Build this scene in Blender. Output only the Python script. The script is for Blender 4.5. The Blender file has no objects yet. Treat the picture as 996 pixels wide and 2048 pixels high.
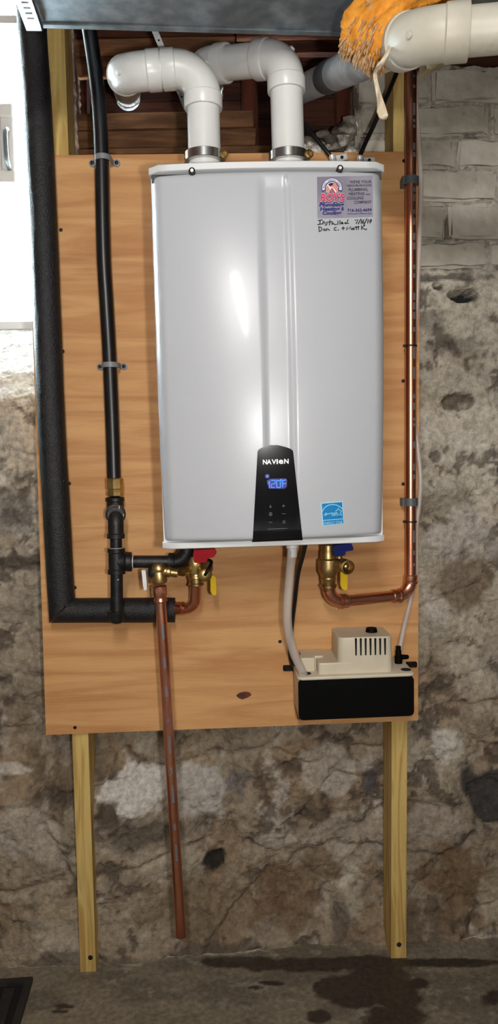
import bpy, bmesh, math, random
import numpy as np
from mathutils import Vector, Matrix
random.seed(7)
C = bpy.context.scene.collection
sc = bpy.context.scene
# ---------------------------------------------------------------- camera
FPX = 1488.86; CAM = Vector((.4218, -1.7355, 1.2544)); YAW, PITCH, ROLL = .0368, .0751, -.0190
_r = Vector((math.cos(YAW), -math.sin(YAW), 0))
_f = Vector((math.sin(YAW)*math.cos(PITCH), math.cos(YAW)*math.cos(PITCH), -math.sin(PITCH)))
_u = _r.cross(_f)
CR = _r*math.cos(ROLL)+_u*math.sin(ROLL); CU = -_r*math.sin(ROLL)+_u*math.cos(ROLL); CF = _f
cd = bpy.data.cameras.new('camera'); cam = bpy.data.objects.new('camera', cd); C.objects.link(cam)
cam.matrix_world = Matrix(((CR.x, CU.x, -CF.x, CAM.x), (CR.y, CU.y, -CF.y, CAM.y), (CR.z, CU.z, -CF.z, CAM.z), (0, 0, 0, 1)))
cd.sensor_fit = 'VERTICAL'; cd.sensor_height = 24.0; cd.lens = 24.0*FPX/2048; cd.clip_start = .02
sc.camera = cam
# ---------------------------------------------------------------- world, lights, exposure
w = bpy.data.worlds.new('overcast_sky'); sc.world = w; w.use_nodes = True
bg = w.node_tree.nodes['Background']; bg.inputs[0].default_value = (.86, .93, 1.0, 1); bg.inputs[1].default_value = 120.0
def add_light(name, kind, loc, target, energy, color=(1, 1, 1), **kw):
    l = bpy.data.lights.new(name, kind); l.energy = energy; l.color = color
    for k, v in kw.items(): setattr(l, k, v)
    o = bpy.data.objects.new(name, l); C.objects.link(o); o.location = loc
    if target is not None: o.rotation_euler = (Vector(target)-Vector(loc)).to_track_quat('-Z', 'Y').to_euler()
    return o
# the phone's own flash, a hand's width beside the lens
add_light('phone_flash', 'SPOT', CAM+Vector((.11, 0, -.02)), (.47, 0, 1.30), 43, (1, .97, .93),
          shadow_soft_size=.022, spot_size=math.radians(125), spot_blend=.9)
# strip light under the joists, running away from the wall over the photographer
for k in range(6): add_light('strip_light_tube', 'POINT', (.315, -1.65-.27*k, 2.08), None, 14, (1, .97, .94), shadow_soft_size=.05)
sc.view_settings.view_transform = 'Standard'; sc.view_settings.look = 'None'
sc.view_settings.exposure = 0.0; sc.view_settings.gamma = 1.0; sc.view_settings.use_curve_mapping = False

# ---------------------------------------------------------------- helpers
def ray(px, py): return CF + CR*((px-498)/FPX) - CU*((py-1024)/FPX)
def P(px, py, Y):
    d = ray(px, py); return CAM + d*((Y-CAM.y)/d.y)
def PZ(px, py, Z=0.0):
    d = ray(px, py); return CAM + d*((Z-CAM.z)/d.z)
def pix(X, Y, Z):                       # numpy: world -> photo pixel
    dx, dy, dz = X-CAM.x, Y-CAM.y, Z-CAM.z
    z = dx*CF.x+dy*CF.y+dz*CF.z
    return 498+FPX*(dx*CR.x+dy*CR.y+dz*CR.z)/z, 1024-FPX*(dx*CU.x+dy*CU.y+dz*CU.z)/z
def s2l(c):
    return tuple(((x/255)/12.92 if x <= 10.3 else (((x/255)+.055)/1.055)**2.4) for x in c[:3])
def V(*a): return Vector(a)

class MB:
    def __init__(s): s.v = []; s.f = []
    def add(s, vs, fs):
        n = len(s.v); s.v += [Vector(x) for x in vs]; s.f += [tuple(i+n for i in f) for f in fs]; return s
    def box(s, c, sz, rot=None, taper=1.0):
        c = Vector(c); h = Vector(sz)*.5; vs = []
        for z in (-1, 1):
            k = taper if z > 0 else 1
            for x, y in ((-1, -1), (1, -1), (1, 1), (-1, 1)):
                p = Vector((x*h.x*k, y*h.y*k, z*h.z)); vs.append(c+(rot @ p if rot else p))
        return s.add(vs, [(3, 2, 1, 0), (4, 5, 6, 7), (0, 1, 5, 4), (1, 2, 6, 5), (2, 3, 7, 6), (3, 0, 4, 7)])
    def rbox(s, c, sz, r=.004, seg=2, rot=None):
        bm = bmesh.new(); bmesh.ops.create_cube(bm, size=1)
        for v in bm.verts: v.co = Vector((v.co.x*sz[0], v.co.y*sz[1], v.co.z*sz[2]))
        bmesh.ops.bevel(bm, geom=bm.edges[:], offset=r, segments=seg, affect='EDGES', profile=.5)
        c = Vector(c); bm.verts.index_update()
        s.add([c+(rot @ v.co if rot else v.co) for v in bm.verts], [[v.index for v in f.verts] for f in bm.faces]); bm.free(); return s
    def tube(s, path, r, seg=20, cap=True, wob=None):
        path = [Vector(p) for p in path]; n = len(path); rr = r if isinstance(r, (list, tuple)) else [r]*n
        t0 = (path[1]-path[0]).normalized(); ref = V(0, 0, 1) if abs(t0.z) < .9 else V(0, -1, 0)
        nx = t0.cross(ref).normalized(); base = len(s.v)
        for i, p in enumerate(path):
            if i == 0: t = t0
            elif i == n-1: t = (path[-1]-path[-2]).normalized()
            else: t = ((path[i+1]-p).normalized()+(p-path[i-1]).normalized()).normalized()
            nx = (nx-t*nx.dot(t)).normalized(); ny = t.cross(nx)
            for k in range(seg):
                a = 2*math.pi*k/seg; rad = rr[i]*(wob(i, k) if wob else 1)
                s.v.append(p+nx*math.cos(a)*rad+ny*math.sin(a)*rad)
        for i in range(n-1):
            for k in range(seg):
                a, b = base+i*seg+k, base+i*seg+(k+1) % seg
                s.f.append((a, b, b+seg, a+seg))
        if cap:
            s.f.append(tuple(base+k for k in reversed(range(seg)))); s.f.append(tuple(base+(n-1)*seg+k for k in range(seg)))
        return s
    def lathe(s, p0, d, prof, seg=24, cap=True):          # prof: (distance along d, radius)
        p0 = Vector(p0); d = Vector(d).normalized(); ref = V(0, 0, 1) if abs(d.z) < .9 else V(0, -1, 0)
        nx = d.cross(ref).normalized(); ny = d.cross(nx); base = len(s.v)
        for t, r in prof:
            for k in range(seg):
                a = 2*math.pi*k/seg; s.v.append(p0+d*t+nx*math.cos(a)*r+ny*math.sin(a)*r)
        for i in range(len(prof)-1):
            for k in range(seg):
                a, b = base+i*seg+k, base+i*seg+(k+1) % seg
                s.f.append((a, b, b+seg, a+seg))
        if cap:
            s.f.append(tuple(base+k for k in reversed(range(seg)))); s.f.append(tuple(base+(len(prof)-1)*seg+k for k in range(seg)))
        return s
    def prism(s, front, back):                             # two matching outlines
        n = len(front)
        return s.add(list(front)+list(back), [tuple(range(n)), tuple(reversed(range(n, 2*n)))] + [(i, i+n, (i+1) % n+n, (i+1) % n) for i in range(n)])
    def slab(s, pxs, Y, th):                               # outline given in photo pixels on plane y = Y, thickness backwards
        fr = [P(x, y, Y) for x, y in pxs]; return s.prism(fr, [p+V(0, th, 0) for p in fr])
    def grid(s, pts):                                      # pts[j][i]
        h, ww = len(pts), len(pts[0]); b = len(s.v)
        for row in pts: s.v += [Vector(p) for p in row]
        for j in range(h-1):
            for i in range(ww-1):
                a = b+j*ww+i; s.f.append((a, a+1, a+ww+1, a+ww))
        return s

def rootloc(o):
    while o.parent: o = o.parent
    return o.location
def finish(me, ang=42, smooth=True):
    bm = bmesh.new(); bm.from_mesh(me); bmesh.ops.recalc_face_normals(bm, faces=bm.faces[:]); bm.to_mesh(me); bm.free()
    if smooth:
        me.polygons.foreach_set('use_smooth', [True]*len(me.polygons)); me.set_sharp_from_angle(angle=math.radians(ang))
def part(name, mb, mat, parent, label=None, ang=42, kind=None, recalc=True):
    base = rootloc(parent); me = bpy.data.meshes.new(name)
    me.from_pydata([tuple(v-base) for v in mb.v], [], mb.f)
    if recalc: finish(me, ang)
    me.materials.append(mat); o = bpy.data.objects.new(name, me); C.objects.link(o); o.parent = parent
    if label: o['label'] = label
    if kind: o['kind'] = kind
    return o
def tag(o, label=None, cat=None, group=None, kind=None):
    for k, v in (('label', label), ('category', cat), ('group', group), ('kind', kind)):
        if v: o[k] = v
    return o
def thing(name, label, cat, loc, group=None):
    o = bpy.data.objects.new(name, None); C.objects.link(o); o.location = loc; o.empty_display_size = .05
    return tag(o, label, cat, group)
def solo(name, mb, mat, label=None, cat=None, group=None, kind=None, ang=42, loc=None):   # a thing that is one mesh
    if loc is None:
        xs = [v.x for v in mb.v]; ys = [v.y for v in mb.v]; zs = [v.z for v in mb.v]
        loc = V((min(xs)+max(xs))/2, (min(ys)+max(ys))/2, min(zs))
    me = bpy.data.meshes.new(name); me.from_pydata([tuple(v-loc) for v in mb.v], [], mb.f); finish(me, ang)
    me.materials.append(mat); o = bpy.data.objects.new(name, me); C.objects.link(o); o.location = loc
    return tag(o, label, cat, group, kind)
def fil(pts, R, n=8):
    pts = [Vector(p) for p in pts]; out = [pts[0]]
    for i in range(1, len(pts)-1):
        r = R[i-1] if isinstance(R, (list, tuple)) else R
        out += arc(pts[i-1], pts[i], pts[i+1], r, n)
    return out+[pts[-1]]
def arc(A, B, D, r, n=8):
    a = (A-B).normalized(); d = (D-B).normalized(); th = a.angle(d)
    if th > 3.1: return [B]
    L = r/math.tan(th/2); c = B+(a+d).normalized()*(r/math.sin(th/2)); p, q = B+a*L-c, B+d*L-c
    w_ = p.angle(q); o = []
    for k in range(n+1):
        t = k/n; o.append(c+(p*math.sin((1-t)*w_)+q*math.sin(t*w_))/math.sin(w_))
    return o
def smooth(pts, n=6):                                       # Catmull-Rom through points
    pts = [Vector(p) for p in pts]; e = [pts[0]*2-pts[1]]+pts+[pts[-1]*2-pts[-2]]; o = []
    for i in range(1, len(e)-2):
        for k in range(n):
            t = k/n; a, b, c, d = e[i-1], e[i], e[i+1], e[i+2]
            o.append(.5*((2*b)+(c-a)*t+(2*a-5*b+4*c-d)*t*t+(3*b-a-3*c+d)*t**3))
    return o+[pts[-1]]
# numpy value noise
_rs = np.random.RandomState(3); _T = _rs.rand(512, 512)
def vn(x, y):
    xi, yi = np.floor(x).astype(int), np.floor(y).astype(int); fx, fy = x-xi, y-yi
    fx = fx*fx*(3-2*fx); fy = fy*fy*(3-2*fy)
    a, b, c, d = _T[xi % 512, yi % 512], _T[(xi+1) % 512, yi % 512], _T[xi % 512, (yi+1) % 512], _T[(xi+1) % 512, (yi+1) % 512]
    return (a*(1-fx)+b*fx)*(1-fy)+(c*(1-fx)+d*fx)*fy
def fbm(x, y, o=5, g=.5):
    s = 0; a = 1; n = 0
    for k in range(o): s = s+a*vn(x*2**k+17.3*k, y*2**k+9.1*k); n += a; a *= g
    return s/n
def sst(a, b, x): t = np.clip((x-a)/(b-a), 0, 1); return t*t*(3-2*t)

# ---------------------------------------------------------------- materials
def mat(name, c1, c2=None, rough=.5, metal=0, scale=8, stretch=(1, 1, 1), lo=.35, hi=.65, detail=6, dist=0,
        bump=0, bscale=60, bstretch=(1, 1, 1), coat=0, rvar=0, c3=None, scale3=3, lo3=.55, hi3=.7, emit=None, estr=0, spec=.5, stretch3=(1, 1, 1)):
    m = bpy.data.materials.new(name); m.use_nodes = True; N = m.node_tree.nodes; L = m.node_tree.links
    b = N['Principled BSDF']; b.inputs['Roughness'].default_value = rough; b.inputs['Metallic'].default_value = metal
    b.inputs['Specular IOR Level'].default_value = spec
    b.inputs['Coat Weight'].default_value = coat; b.inputs['Coat Roughness'].default_value = .08
    tc = N.new('ShaderNodeTexCoord')
    def noise(sc_, st, det, ds=0):
        mp = N.new('ShaderNodeMapping'); mp.inputs['Scale'].default_value = st; L.new(tc.outputs['Object'], mp.inputs[0])
        n = N.new('ShaderNodeTexNoise'); n.inputs['Scale'].default_value = sc_; n.inputs['Detail'].default_value = det; n.inputs['Distortion'].default_value = ds
        L.new(mp.outputs[0], n.inputs['Vector']); return n.outputs['Fac']
    def ramp(sock, l, h):
        r = N.new('ShaderNodeMapRange'); r.inputs['From Min'].default_value = l; r.inputs['From Max'].default_value = h
        r.interpolation_type = 'SMOOTHSTEP'; L.new(sock, r.inputs['Value']); return r.outputs[0]
    def mix(f, a, c):
        x = N.new('ShaderNodeMix'); x.data_type = 'RGBA'; L.new(f, x.inputs['Factor'])
        for s_, i in ((a, 6), (c, 7)):
            if isinstance(s_, tuple): x.inputs[i].default_value = (*s_, 1)
            else: L.new(s_, x.inputs[i])
        return x.outputs[2]
    base = s2l(c1)
    if c2:
        f = ramp(noise(scale, stretch, detail, dist), lo, hi); base = mix(f, s2l(c1), s2l(c2))
        if rvar:
            r = N.new('ShaderNodeMapRange'); r.inputs['To Min'].default_value = rough; r.inputs['To Max'].default_value = rough+rvar
            L.new(f, r.inputs['Value']); L.new(r.outputs[0], b.inputs['Roughness'])
    if c3: base = mix(ramp(noise(scale3, stretch3, 4), lo3, hi3), base, s2l(c3))
    if isinstance(base, tuple): b.inputs['Base Color'].default_value = (*base, 1)
    else: L.new(base, b.inputs['Base Color'])
    if bump:
        bn = N.new('ShaderNodeBump'); bn.inputs['Strength'].default_value = 1; bn.inputs['Distance'].default_value = bump
        L.new(noise(bscale, bstretch, 6), bn.inputs['Height']); L.new(bn.outputs[0], b.inputs['Normal'])
    if emit:
        b.inputs['Emission Color'].default_value = (*s2l(emit), 1); b.inputs['Emission Strength'].default_value = estr
    return m
def attr_mat(name, rough=.9, bump=.004, bscale=90, attr_rough=False):
    m = mat(name, (128, 128, 128), rough=rough, bump=bump, bscale=bscale); N = m.node_tree.nodes; L = m.node_tree.links
    b = N['Principled BSDF']; a = N.new('ShaderNodeAttribute'); a.attribute_name = 'tint'
    tc = N.new('ShaderNodeTexCoord'); n = N.new('ShaderNodeTexNoise'); n.inputs['Scale'].default_value = 75; n.inputs['Detail'].default_value = 9; n.inputs['Roughness'].default_value = .62
    L.new(tc.outputs['Object'], n.inputs['Vector'])
    r = N.new('ShaderNodeMapRange'); r.inputs['From Min'].default_value = .3; r.inputs['From Max'].default_value = .7; r.inputs['To Min'].default_value = .6; r.inputs['To Max'].default_value = 1.24
    L.new(n.outputs['Fac'], r.inputs['Value'])
    x = N.new('ShaderNodeMix'); x.data_type = 'RGBA'; x.blend_type = 'MULTIPLY'; x.inputs['Factor'].default_value = 1
    L.new(a.outputs['Color'], x.inputs[6]); L.new(r.outputs[0], x.inputs[7]); L.new(x.outputs[2], b.inputs['Base Color'])
    if attr_rough: L.new(a.outputs['Alpha'], b.inputs['Roughness'])
    return m
M = {}
M['plywood'] = mat('plywood', (206, 158, 104), (180, 126, 76), rough=.62, scale=2.6, stretch=(.9, 1, 9), lo=.3, hi=.72, dist=1.1,
                   c3=(158, 102, 58), scale3=3.5, lo3=.56, hi3=.78, stretch3=(.5, 1, 6), bump=.0006, bscale=14, bstretch=(1, 1, 22), spec=.35)
M['ply_edge'] = mat('ply_edge', (150, 96, 58), (110, 66, 38), rough=.8, scale=40)
M['lumber'] = mat('lumber', (204, 176, 108), (176, 142, 78), rough=.7, scale=5, stretch=(9, 9, .55), dist=1.5, lo=.38, hi=.6, bump=.0006, bscale=20, bstretch=(12, 12, .5), spec=.3)
M['old_wood'] = mat('old_wood', (140, 102, 70), (104, 72, 48), rough=.85, scale=6, stretch=(1.2, 4, 10), c3=(66, 46, 34), lo3=.55, hi3=.75, scale3=5, stretch3=(.8, 2, 5), bump=.002, bscale=14, bstretch=(1.5, 4, 22), spec=.2)
M['dark_wood'] = mat('dark_wood', (86, 50, 36), (58, 34, 26), rough=.85, scale=5, stretch=(1, 4, 9), bump=.002, bscale=14, bstretch=(1.5, 4, 22), spec=.2)
M['red_wood'] = mat('red_wood', (104, 54, 38), (70, 38, 28), rough=.85, scale=5, stretch=(9, 4, 1), bump=.002, bscale=14, bstretch=(22, 4, 1), spec=.2)
M['jamb'] = mat('jamb', (120, 96, 76), (74, 52, 40), rough=.9, scale=22, stretch=(1, 1, .4), lo=.42, hi=.58, c3=(170, 156, 138), scale3=30, lo3=.6, hi3=.7, bump=.003, bscale=50)
M['brick_paint'] = mat('brick_paint', (190, 184, 171), (168, 161, 147), rough=.85, scale=14, lo=.35, hi=.7, c3=(110, 102, 90), scale3=26, lo3=.62, hi3=.8, bump=.004, bscale=45, spec=.25)
M['mortar'] = mat('mortar', (140, 132, 120), (110, 100, 88), rough=.95, scale=20, c3=(66, 58, 50), scale3=18, lo3=.55, hi3=.7, bump=.008, bscale=70)
M['wall'] = attr_mat('wall', .93, .012, 42)
M['floor'] = attr_mat('floor', .8, .002, 60, True)
M['plain_wall'] = mat('plain_wall', (118, 108, 94), (84, 74, 62), rough=.95, scale=6, bump=.01, bscale=20)
M['heater_white'] = mat('heater_white', (178, 181, 186), rough=.32, coat=.06, spec=.5)
M['chassis'] = mat('chassis', (205, 207, 208), rough=.4)
M['seam'] = mat('seam', (60, 60, 62), rough=.7)  # dark grey for the painted shadow line under the top lip
M['panel_black'] = mat('panel_black', (6, 7, 11), rough=.14, coat=.1, spec=.4)
M['print_white'] = mat('print_white', (240, 242, 245), rough=.4)
M['icon_grey'] = mat('icon_grey', (96, 98, 108), rough=.5)
M['led'] = mat('led', (20, 60, 255), rough=.5, emit=(40, 110, 255), estr=2.2)
M['led_glow'] = mat('led_glow', (0, 6, 90), rough=.4, emit=(0, 10, 200), estr=.1)
M['st_silver'] = mat('st_silver', (156, 152, 167), (128, 124, 138), rough=.5, metal=.15, scale=16, lo=.3, hi=.7)
M['st_navy'] = mat('st_navy', (34, 34, 96), rough=.5); M['st_blue'] = mat('st_blue', (44, 44, 116), rough=.5)
M['st_white'] = mat('st_white', (214, 212, 226), rough=.5); M['st_red'] = mat('st_red', (196, 34, 62), rough=.5)
M['st_cream'] = mat('st_cream', (236, 214, 200), rough=.5); M['st_grey'] = mat('st_grey', (62, 60, 68), rough=.5)
M['st_pink'] = mat('st_pink', (226, 170, 190), rough=.5)
M['es_blue'] = mat('es_blue', (0, 122, 184), rough=.45); M['es_light'] = mat('es_light', (160, 214, 236), rough=.45)
M['ink'] = mat('ink', (14, 14, 18), rough=.5)
M['pvc'] = mat('pvc', (220, 220, 217), (210, 210, 207), rough=.32, scale=6, spec=.5)
M['pvc_old'] = mat('pvc_old', (190, 186, 172), (172, 166, 150), rough=.45, scale=7, c3=(140, 130, 112), scale3=12, lo3=.62, hi3=.8)
M['pvc_blue'] = mat('pvc_blue', (204, 211, 216), (164, 174, 184), rough=.5, scale=14, stretch=(1, 1, 2), c3=(176, 184, 186), scale3=9, lo3=.5, hi3=.7)
M['pvc_print'] = mat('pvc_print', (214, 222, 224), (196, 208, 214), rough=.45, scale=30, c3=(84, 138, 168), scale3=40, lo3=.66, hi3=.72)
M['rubber'] = mat('rubber', (26, 26, 28), rough=.6)
M['steel'] = mat('steel', (200, 198, 194), rough=.22, metal=1)
M['zinc'] = mat('zinc', (226, 226, 224), rough=.35, metal=.3)
M['galv'] = mat('galv', (150, 160, 166), (120, 130, 137), rough=.5, metal=.75, scale=26, lo=.3, hi=.7, rvar=.15)
M['strip'] = mat('strip', (208, 210, 210), (180, 182, 182), rough=.5, metal=.3, scale=40)
M['dark_gap'] = mat('dark_gap', (12, 11, 10), rough=.9)  # near-black that stands in for the shade inside holes and slots
M['foam'] = mat('foam', (23, 23, 26), (14, 14, 16), rough=.52, scale=90, bump=.002, bscale=300, spec=.45)
M['flex'] = mat('flex', (14, 14, 16), rough=.36, spec=.5)
M['iron'] = mat('iron', (34, 32, 32), (20, 19, 19), rough=.46, scale=40, bump=.0005, bscale=220, metal=.25)
M['scrape'] = mat('scrape', (200, 198, 196), rough=.5)
M['brass'] = mat('brass', (208, 180, 122), (176, 146, 92), rough=.34, metal=1, scale=24)
M['bronze'] = mat('bronze', (196, 168, 116), (158, 130, 84), rough=.4, metal=1, scale=22)
M['copper'] = mat('copper', (226, 158, 128), (186, 116, 90), rough=.3, metal=1, scale=7, stretch=(1, 1, .5), lo=.38, hi=.72)
M['copper_mark'] = mat('copper_mark', (116, 112, 114), rough=.45, metal=.3)
M['clamp_grey'] = mat('clamp_grey', (122, 126, 130), rough=.45); M['clamp_dark'] = mat('clamp_dark', (86, 92, 96), rough=.5)
M['red_handle'] = mat('red_handle', (176, 24, 36), rough=.6, spec=.15); M['blue_handle'] = mat('blue_handle', (16, 32, 104), rough=.6, spec=.15)
M['yellow_handle'] = mat('yellow_handle', (206, 172, 26), rough=.6, spec=.15)
M['black_plastic'] = mat('black_plastic', (12, 11, 10), rough=.5, spec=.2); M['zip'] = mat('zip', (12, 12, 12), rough=.5)
M['pump_black'] = mat('pump_black', (5, 5, 5), rough=.6, spec=.08)
M['pump_cream'] = mat('pump_cream', (206, 196, 174), (196, 185, 162), rough=.45, scale=12)
M['cable'] = mat('cable', (14, 14, 15), rough=.4)
M['fibre'] = mat('fibre', (216, 146, 58), (184, 116, 40), rough=1, scale=7, stretch=(2, 2, 1), dist=2.5, lo=.35, hi=.65, c3=(206, 162, 112), scale3=5, lo3=.62, hi3=.8, bump=.01, bscale=26, spec=.05)
M['fibre_pale'] = mat('fibre_pale', (192, 158, 118), (164, 126, 86), rough=1, scale=26, dist=3, bump=.008, bscale=40, spec=.05)
M['paper'] = mat('paper', (204, 190, 166), (176, 160, 134), rough=.9, scale=20, bump=.003, bscale=30)
M['cream_foam'] = mat('cream_foam', (190, 180, 148), (160, 150, 118), rough=.95, scale=26, bump=.006, bscale=30)
M['vinyl'] = mat('vinyl_white', (224, 226, 226), rough=.4)
M['grate'] = mat('grate', (30, 28, 26), (46, 40, 36), rough=.7, scale=30, bump=.001, bscale=80)
M['knot'] = mat('knot', (96, 42, 22), (60, 26, 14), rough=.7, scale=80)
M['screw'] = mat('screw', (34, 28, 24), rough=.5, metal=.6)
M['dowel'] = mat('dowel', (24, 24, 26), rough=.5)
def tube_mat():
    m = bpy.data.materials.new('clear_vinyl'); m.use_nodes = True; N = m.node_tree.nodes; L = m.node_tree.links
    b = N['Principled BSDF']; b.inputs['Base Color'].default_value = (*s2l((222, 214, 206)), 1); b.inputs['Roughness'].default_value = .18
    t = N.new('ShaderNodeBsdfTransparent'); t.inputs[0].default_value = (.93, .9, .88, 1); x = N.new('ShaderNodeMixShader'); x.inputs[0].default_value = .42
    L.new(t.outputs[0], x.inputs[1]); L.new(b.outputs[0], x.inputs[2]); L.new(x.outputs[0], N['Material Output'].inputs[0]); return m
M['clear'] = tube_mat()
def glass_block_mat(name, tr):
    m = bpy.data.materials.new(name); m.use_nodes = True; N = m.node_tree.nodes; L = m.node_tree.links; N.remove(N['Principled BSDF'])
    t = N.new('ShaderNodeBsdfTransparent'); t.inputs[0].default_value = (.9, .95, .95, 1); tl = N.new('ShaderNodeBsdfTranslucent'); tl.inputs[0].default_value = (.85, .9, .92, 1)
    g = N.new('ShaderNodeBsdfGlossy'); g.inputs['Roughness'].default_value = .15
    x = N.new('ShaderNodeMixShader'); x.inputs[0].default_value = tr; L.new(t.outputs[0], x.inputs[1]); L.new(tl.outputs[0], x.inputs[2])
    y = N.new('ShaderNodeMixShader'); y.inputs[0].default_value = .06; L.new(x.outputs[0], y.inputs[1]); L.new(g.outputs[0], y.inputs[2])
    L.new(y.outputs[0], N['Material Output'].inputs[0]); return m
M['glass'] = glass_block_mat('glass_block', .2); M['spacer'] = glass_block_mat('clear_spacer', .8)

# ================================================================ SETTING
WY = .118                                      # mean face of the foundation wall
XL, XR, YF, ZC = -1.7, 2.3, -3.4, 2.62
win_r = P(90, 400, WY).x; win_l = win_r-1.05
sill_front = P(30, 812, WY).z; sill_back = P(30, 650, .36).z
rec_l, rec_r = P(130, 200, WY).x, P(716, 200, WY).x; rec_b = P(420, 330, WY).z
ztop = P(900, 132, WY).z; brick_b = P(900, 541, WY).z; brick_l = P(716, 300, WY).x
xs = np.concatenate([np.linspace(XL, -.22, 45)[:-1], np.arange(-.22, 1.22, .0055), np.linspace(1.22, XR, 35)[1:]])
zs = np.linspace(0, ztop, 400)
X, Z = np.meshgrid(xs, zs)
wx = X+.05*(fbm(X*6+3, Z*6, 3)-.5); wz = Z+.05*(fbm(X*6+40, Z*6+7, 3)-.5)
# rubble stones under the parging
pts = _rs.rand(330, 2)*np.array([XR-XL, ztop]) + np.array([XL, 0])
d1 = np.full(X.shape, 9.); d2 = np.full(X.shape, 9.); cid = np.zeros(X.shape, int)
for k, (a, b) in enumerate(pts):
    d = np.hypot((wx-a)*.8, (wz-b)*1.25); n = d < d1; d2 = np.where(n, d1, np.minimum(d2, d)); cid = np.where(n, k, cid); d1 = np.where(n, d, d1)
joint = 1-sst(.0, .035, d2-d1); cellr = _rs.rand(330)[cid]
big = fbm(X*3.1, Z*3.1, 3); mid = fbm(X*11+5, Z*11, 5); fine = fbm(X*38, Z*38+3, 5, .6)
ridge = np.abs(fbm(X*7+60, Z*7+11, 5, .55)-.5)*2; crack = 1-sst(.0, .045, ridge)
low = 1-sst(.75, 1.45, Z)
h = (big-.5)*.035+(mid-.5)*.028*(.5+.7*low)+(fine-.5)*.013 - joint*.011*(.35+.65*low) + (cellr-.5)*.012*low - crack*.006*sst(.45, .6, fbm(X*9+2, Z*9+55, 4))
Yw = WY+.004-h
px_, py_ = pix(X, np.full_like(X, WY), Z)
# albedo of the wall: parging, earth-brown damp, shade painted into holes, white salts
def col(c): return np.array(s2l(c))[None, None, :]
def mixc(a, b, m): return a*(1-m[..., None])+b*m[..., None]
pn = fbm(X*4.2+11, Z*4.2+2, 6, .55); qn = fbm(X*9+70, Z*9+31, 6, .6); rn = fbm(X*24+7, Z*24+90, 5, .6)
T = mixc(col((176, 166, 148)), col((204, 196, 180)), sst(.42, .62, qn))
lowm = sst(1000, 1480, py_+(pn-.5)*700)
T = mixc(T, col((138, 117, 92)), np.clip(.2+.75*lowm, 0, 1)*sst(.36, .58, pn+.12*lowm))
T = mixc(T, col((96, 82, 66)), .8*sst(.5, .64, fbm(X*6.5+33, Z*6.5+60, 6, .6))*(.35+.65*lowm))
T = mixc(T, col((66, 54, 44)), .75*sst(.52, .68, rn)*sst(.4, .6, mid))
T = mixc(T, col((52, 44, 38)), .6*np.maximum(joint*.4*lowm, crack*.3)*sst(.45, .6, rn))
T = mixc(T, col((188, 182, 170)), .7*sst(.58, .7, fbm(X*13+5, Z*13+71, 6, .65))*sst(.44, .6, pn))
pm = sst(.485, .52, fbm(X*5+200, Z*5+20, 7, .62)); Yw -= .004*pm
T = mixc(T, mixc(col((190, 182, 166)), col((160, 148, 128)), lowm), .55*pm)
pk = sst(.60, .64, fbm(X*17+120, Z*17+44, 6, .65)); Yw += .005*pk; T = mixc(T, col((78, 66, 54)), .75*pk)
def blob(cx, cy, rx, ry, c, s=1., e=.32, wob=1.0):
    global T
    d = np.hypot((px_-cx)/rx, (py_-cy)/ry)+wob*(qn-.5)*1.6+wob*(rn-.5)*1.1
    T = mixc(T, col(c), s*(1-sst(1-e, 1, d)))
WHT, DRK, BRN, GRY, BLK = (206, 200, 190), (64, 54, 46), (114, 90, 64), (158, 150, 136), (30, 27, 25)
for b in [(905, 555, 120, 14, (92, 86, 78), .85), (870, 640, 60, 30, DRK, .5), (940, 650, 70, 60, (182, 174, 158), .9), (905, 690, 70, 20, DRK, .5), (925, 770, 80, 35, (176, 168, 152), .85),
          (915, 803, 33, 19, (104, 94, 80), 1), (930, 872, 70, 55, (196, 188, 174), .85), (880, 1000, 60, 40, (120, 110, 94), .5),
          (920, 1080, 70, 60, (176, 168, 160), .6), (930, 1170, 60, 70, (104, 86, 66), .7), (880, 1230, 30, 40, (200, 194, 184), .5),
          (288, 1560, 70, 62, WHT, .95), (420, 1575, 90, 60, (180, 174, 166), .9), (470, 1570, 45, 45, (96, 92, 90), .7), (340, 1710, 75, 45, (170, 158, 138), .8),
          (432, 1715, 26, 24, BLK, .95), (60, 1640, 60, 65, (170, 160, 144), .8), (110, 1790, 60, 25, (168, 150, 122), .6), (40, 1530, 45, 12, WHT, .6),
          (280, 1650, 90, 28, DRK, .6), (390, 1800, 130, 55, (128, 110, 86), .7), (660, 1540, 60, 60, (178, 170, 156), .7), (740, 1560, 26, 36, (70, 70, 76), .8),
          (690, 1680, 90, 70, (160, 150, 134), .7), (590, 1780, 90, 90, BRN, .75), (545, 1680, 70, 25, (176, 168, 154), .5), (890, 1490, 28, 30, (202, 196, 184), .9), (970, 1590, 50, 60, (46, 44, 46), .9),
          (870, 1640, 70, 50, (164, 154, 138), .6), (900, 1760, 90, 75, BRN, .8), (985, 1800, 40, 55, (170, 158, 136), .7), (700, 1810, 30, 40, (172, 162, 144), .7), (680, 1830, 30, 60, DRK, .6),
          (40, 900, 70, 60, (178, 166, 148), .7), (30, 1020, 60, 40, (112, 108, 104), .5), (40, 1125, 60, 16, (66, 56, 50), .85), (40, 1220, 60, 70, (146, 136, 120), .7), (50, 1400, 60, 60, (132, 120, 102), .7),
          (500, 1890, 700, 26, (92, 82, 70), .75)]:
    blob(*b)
for cx, cy, rx, ry, dep in [(915, 803, 33, 17, .02), (930, 590, 36, 16, .05), (880, 572, 16, 9, .03), (432, 1715, 24, 22, .03), (970, 1590, 40, 45, .015)]:
    d = np.hypot((px_-cx)/rx, (py_-cy)/ry)+(rn-.5)*1.0; Yw += dep*(1-sst(.6, 1.0, d))
blob(932, 592, 34, 13, BLK, 1, .3, .6); blob(880, 573, 14, 7, BLK, .9, .3, .6)  # carved hollows blackened, their inner shade put into the colour
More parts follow.
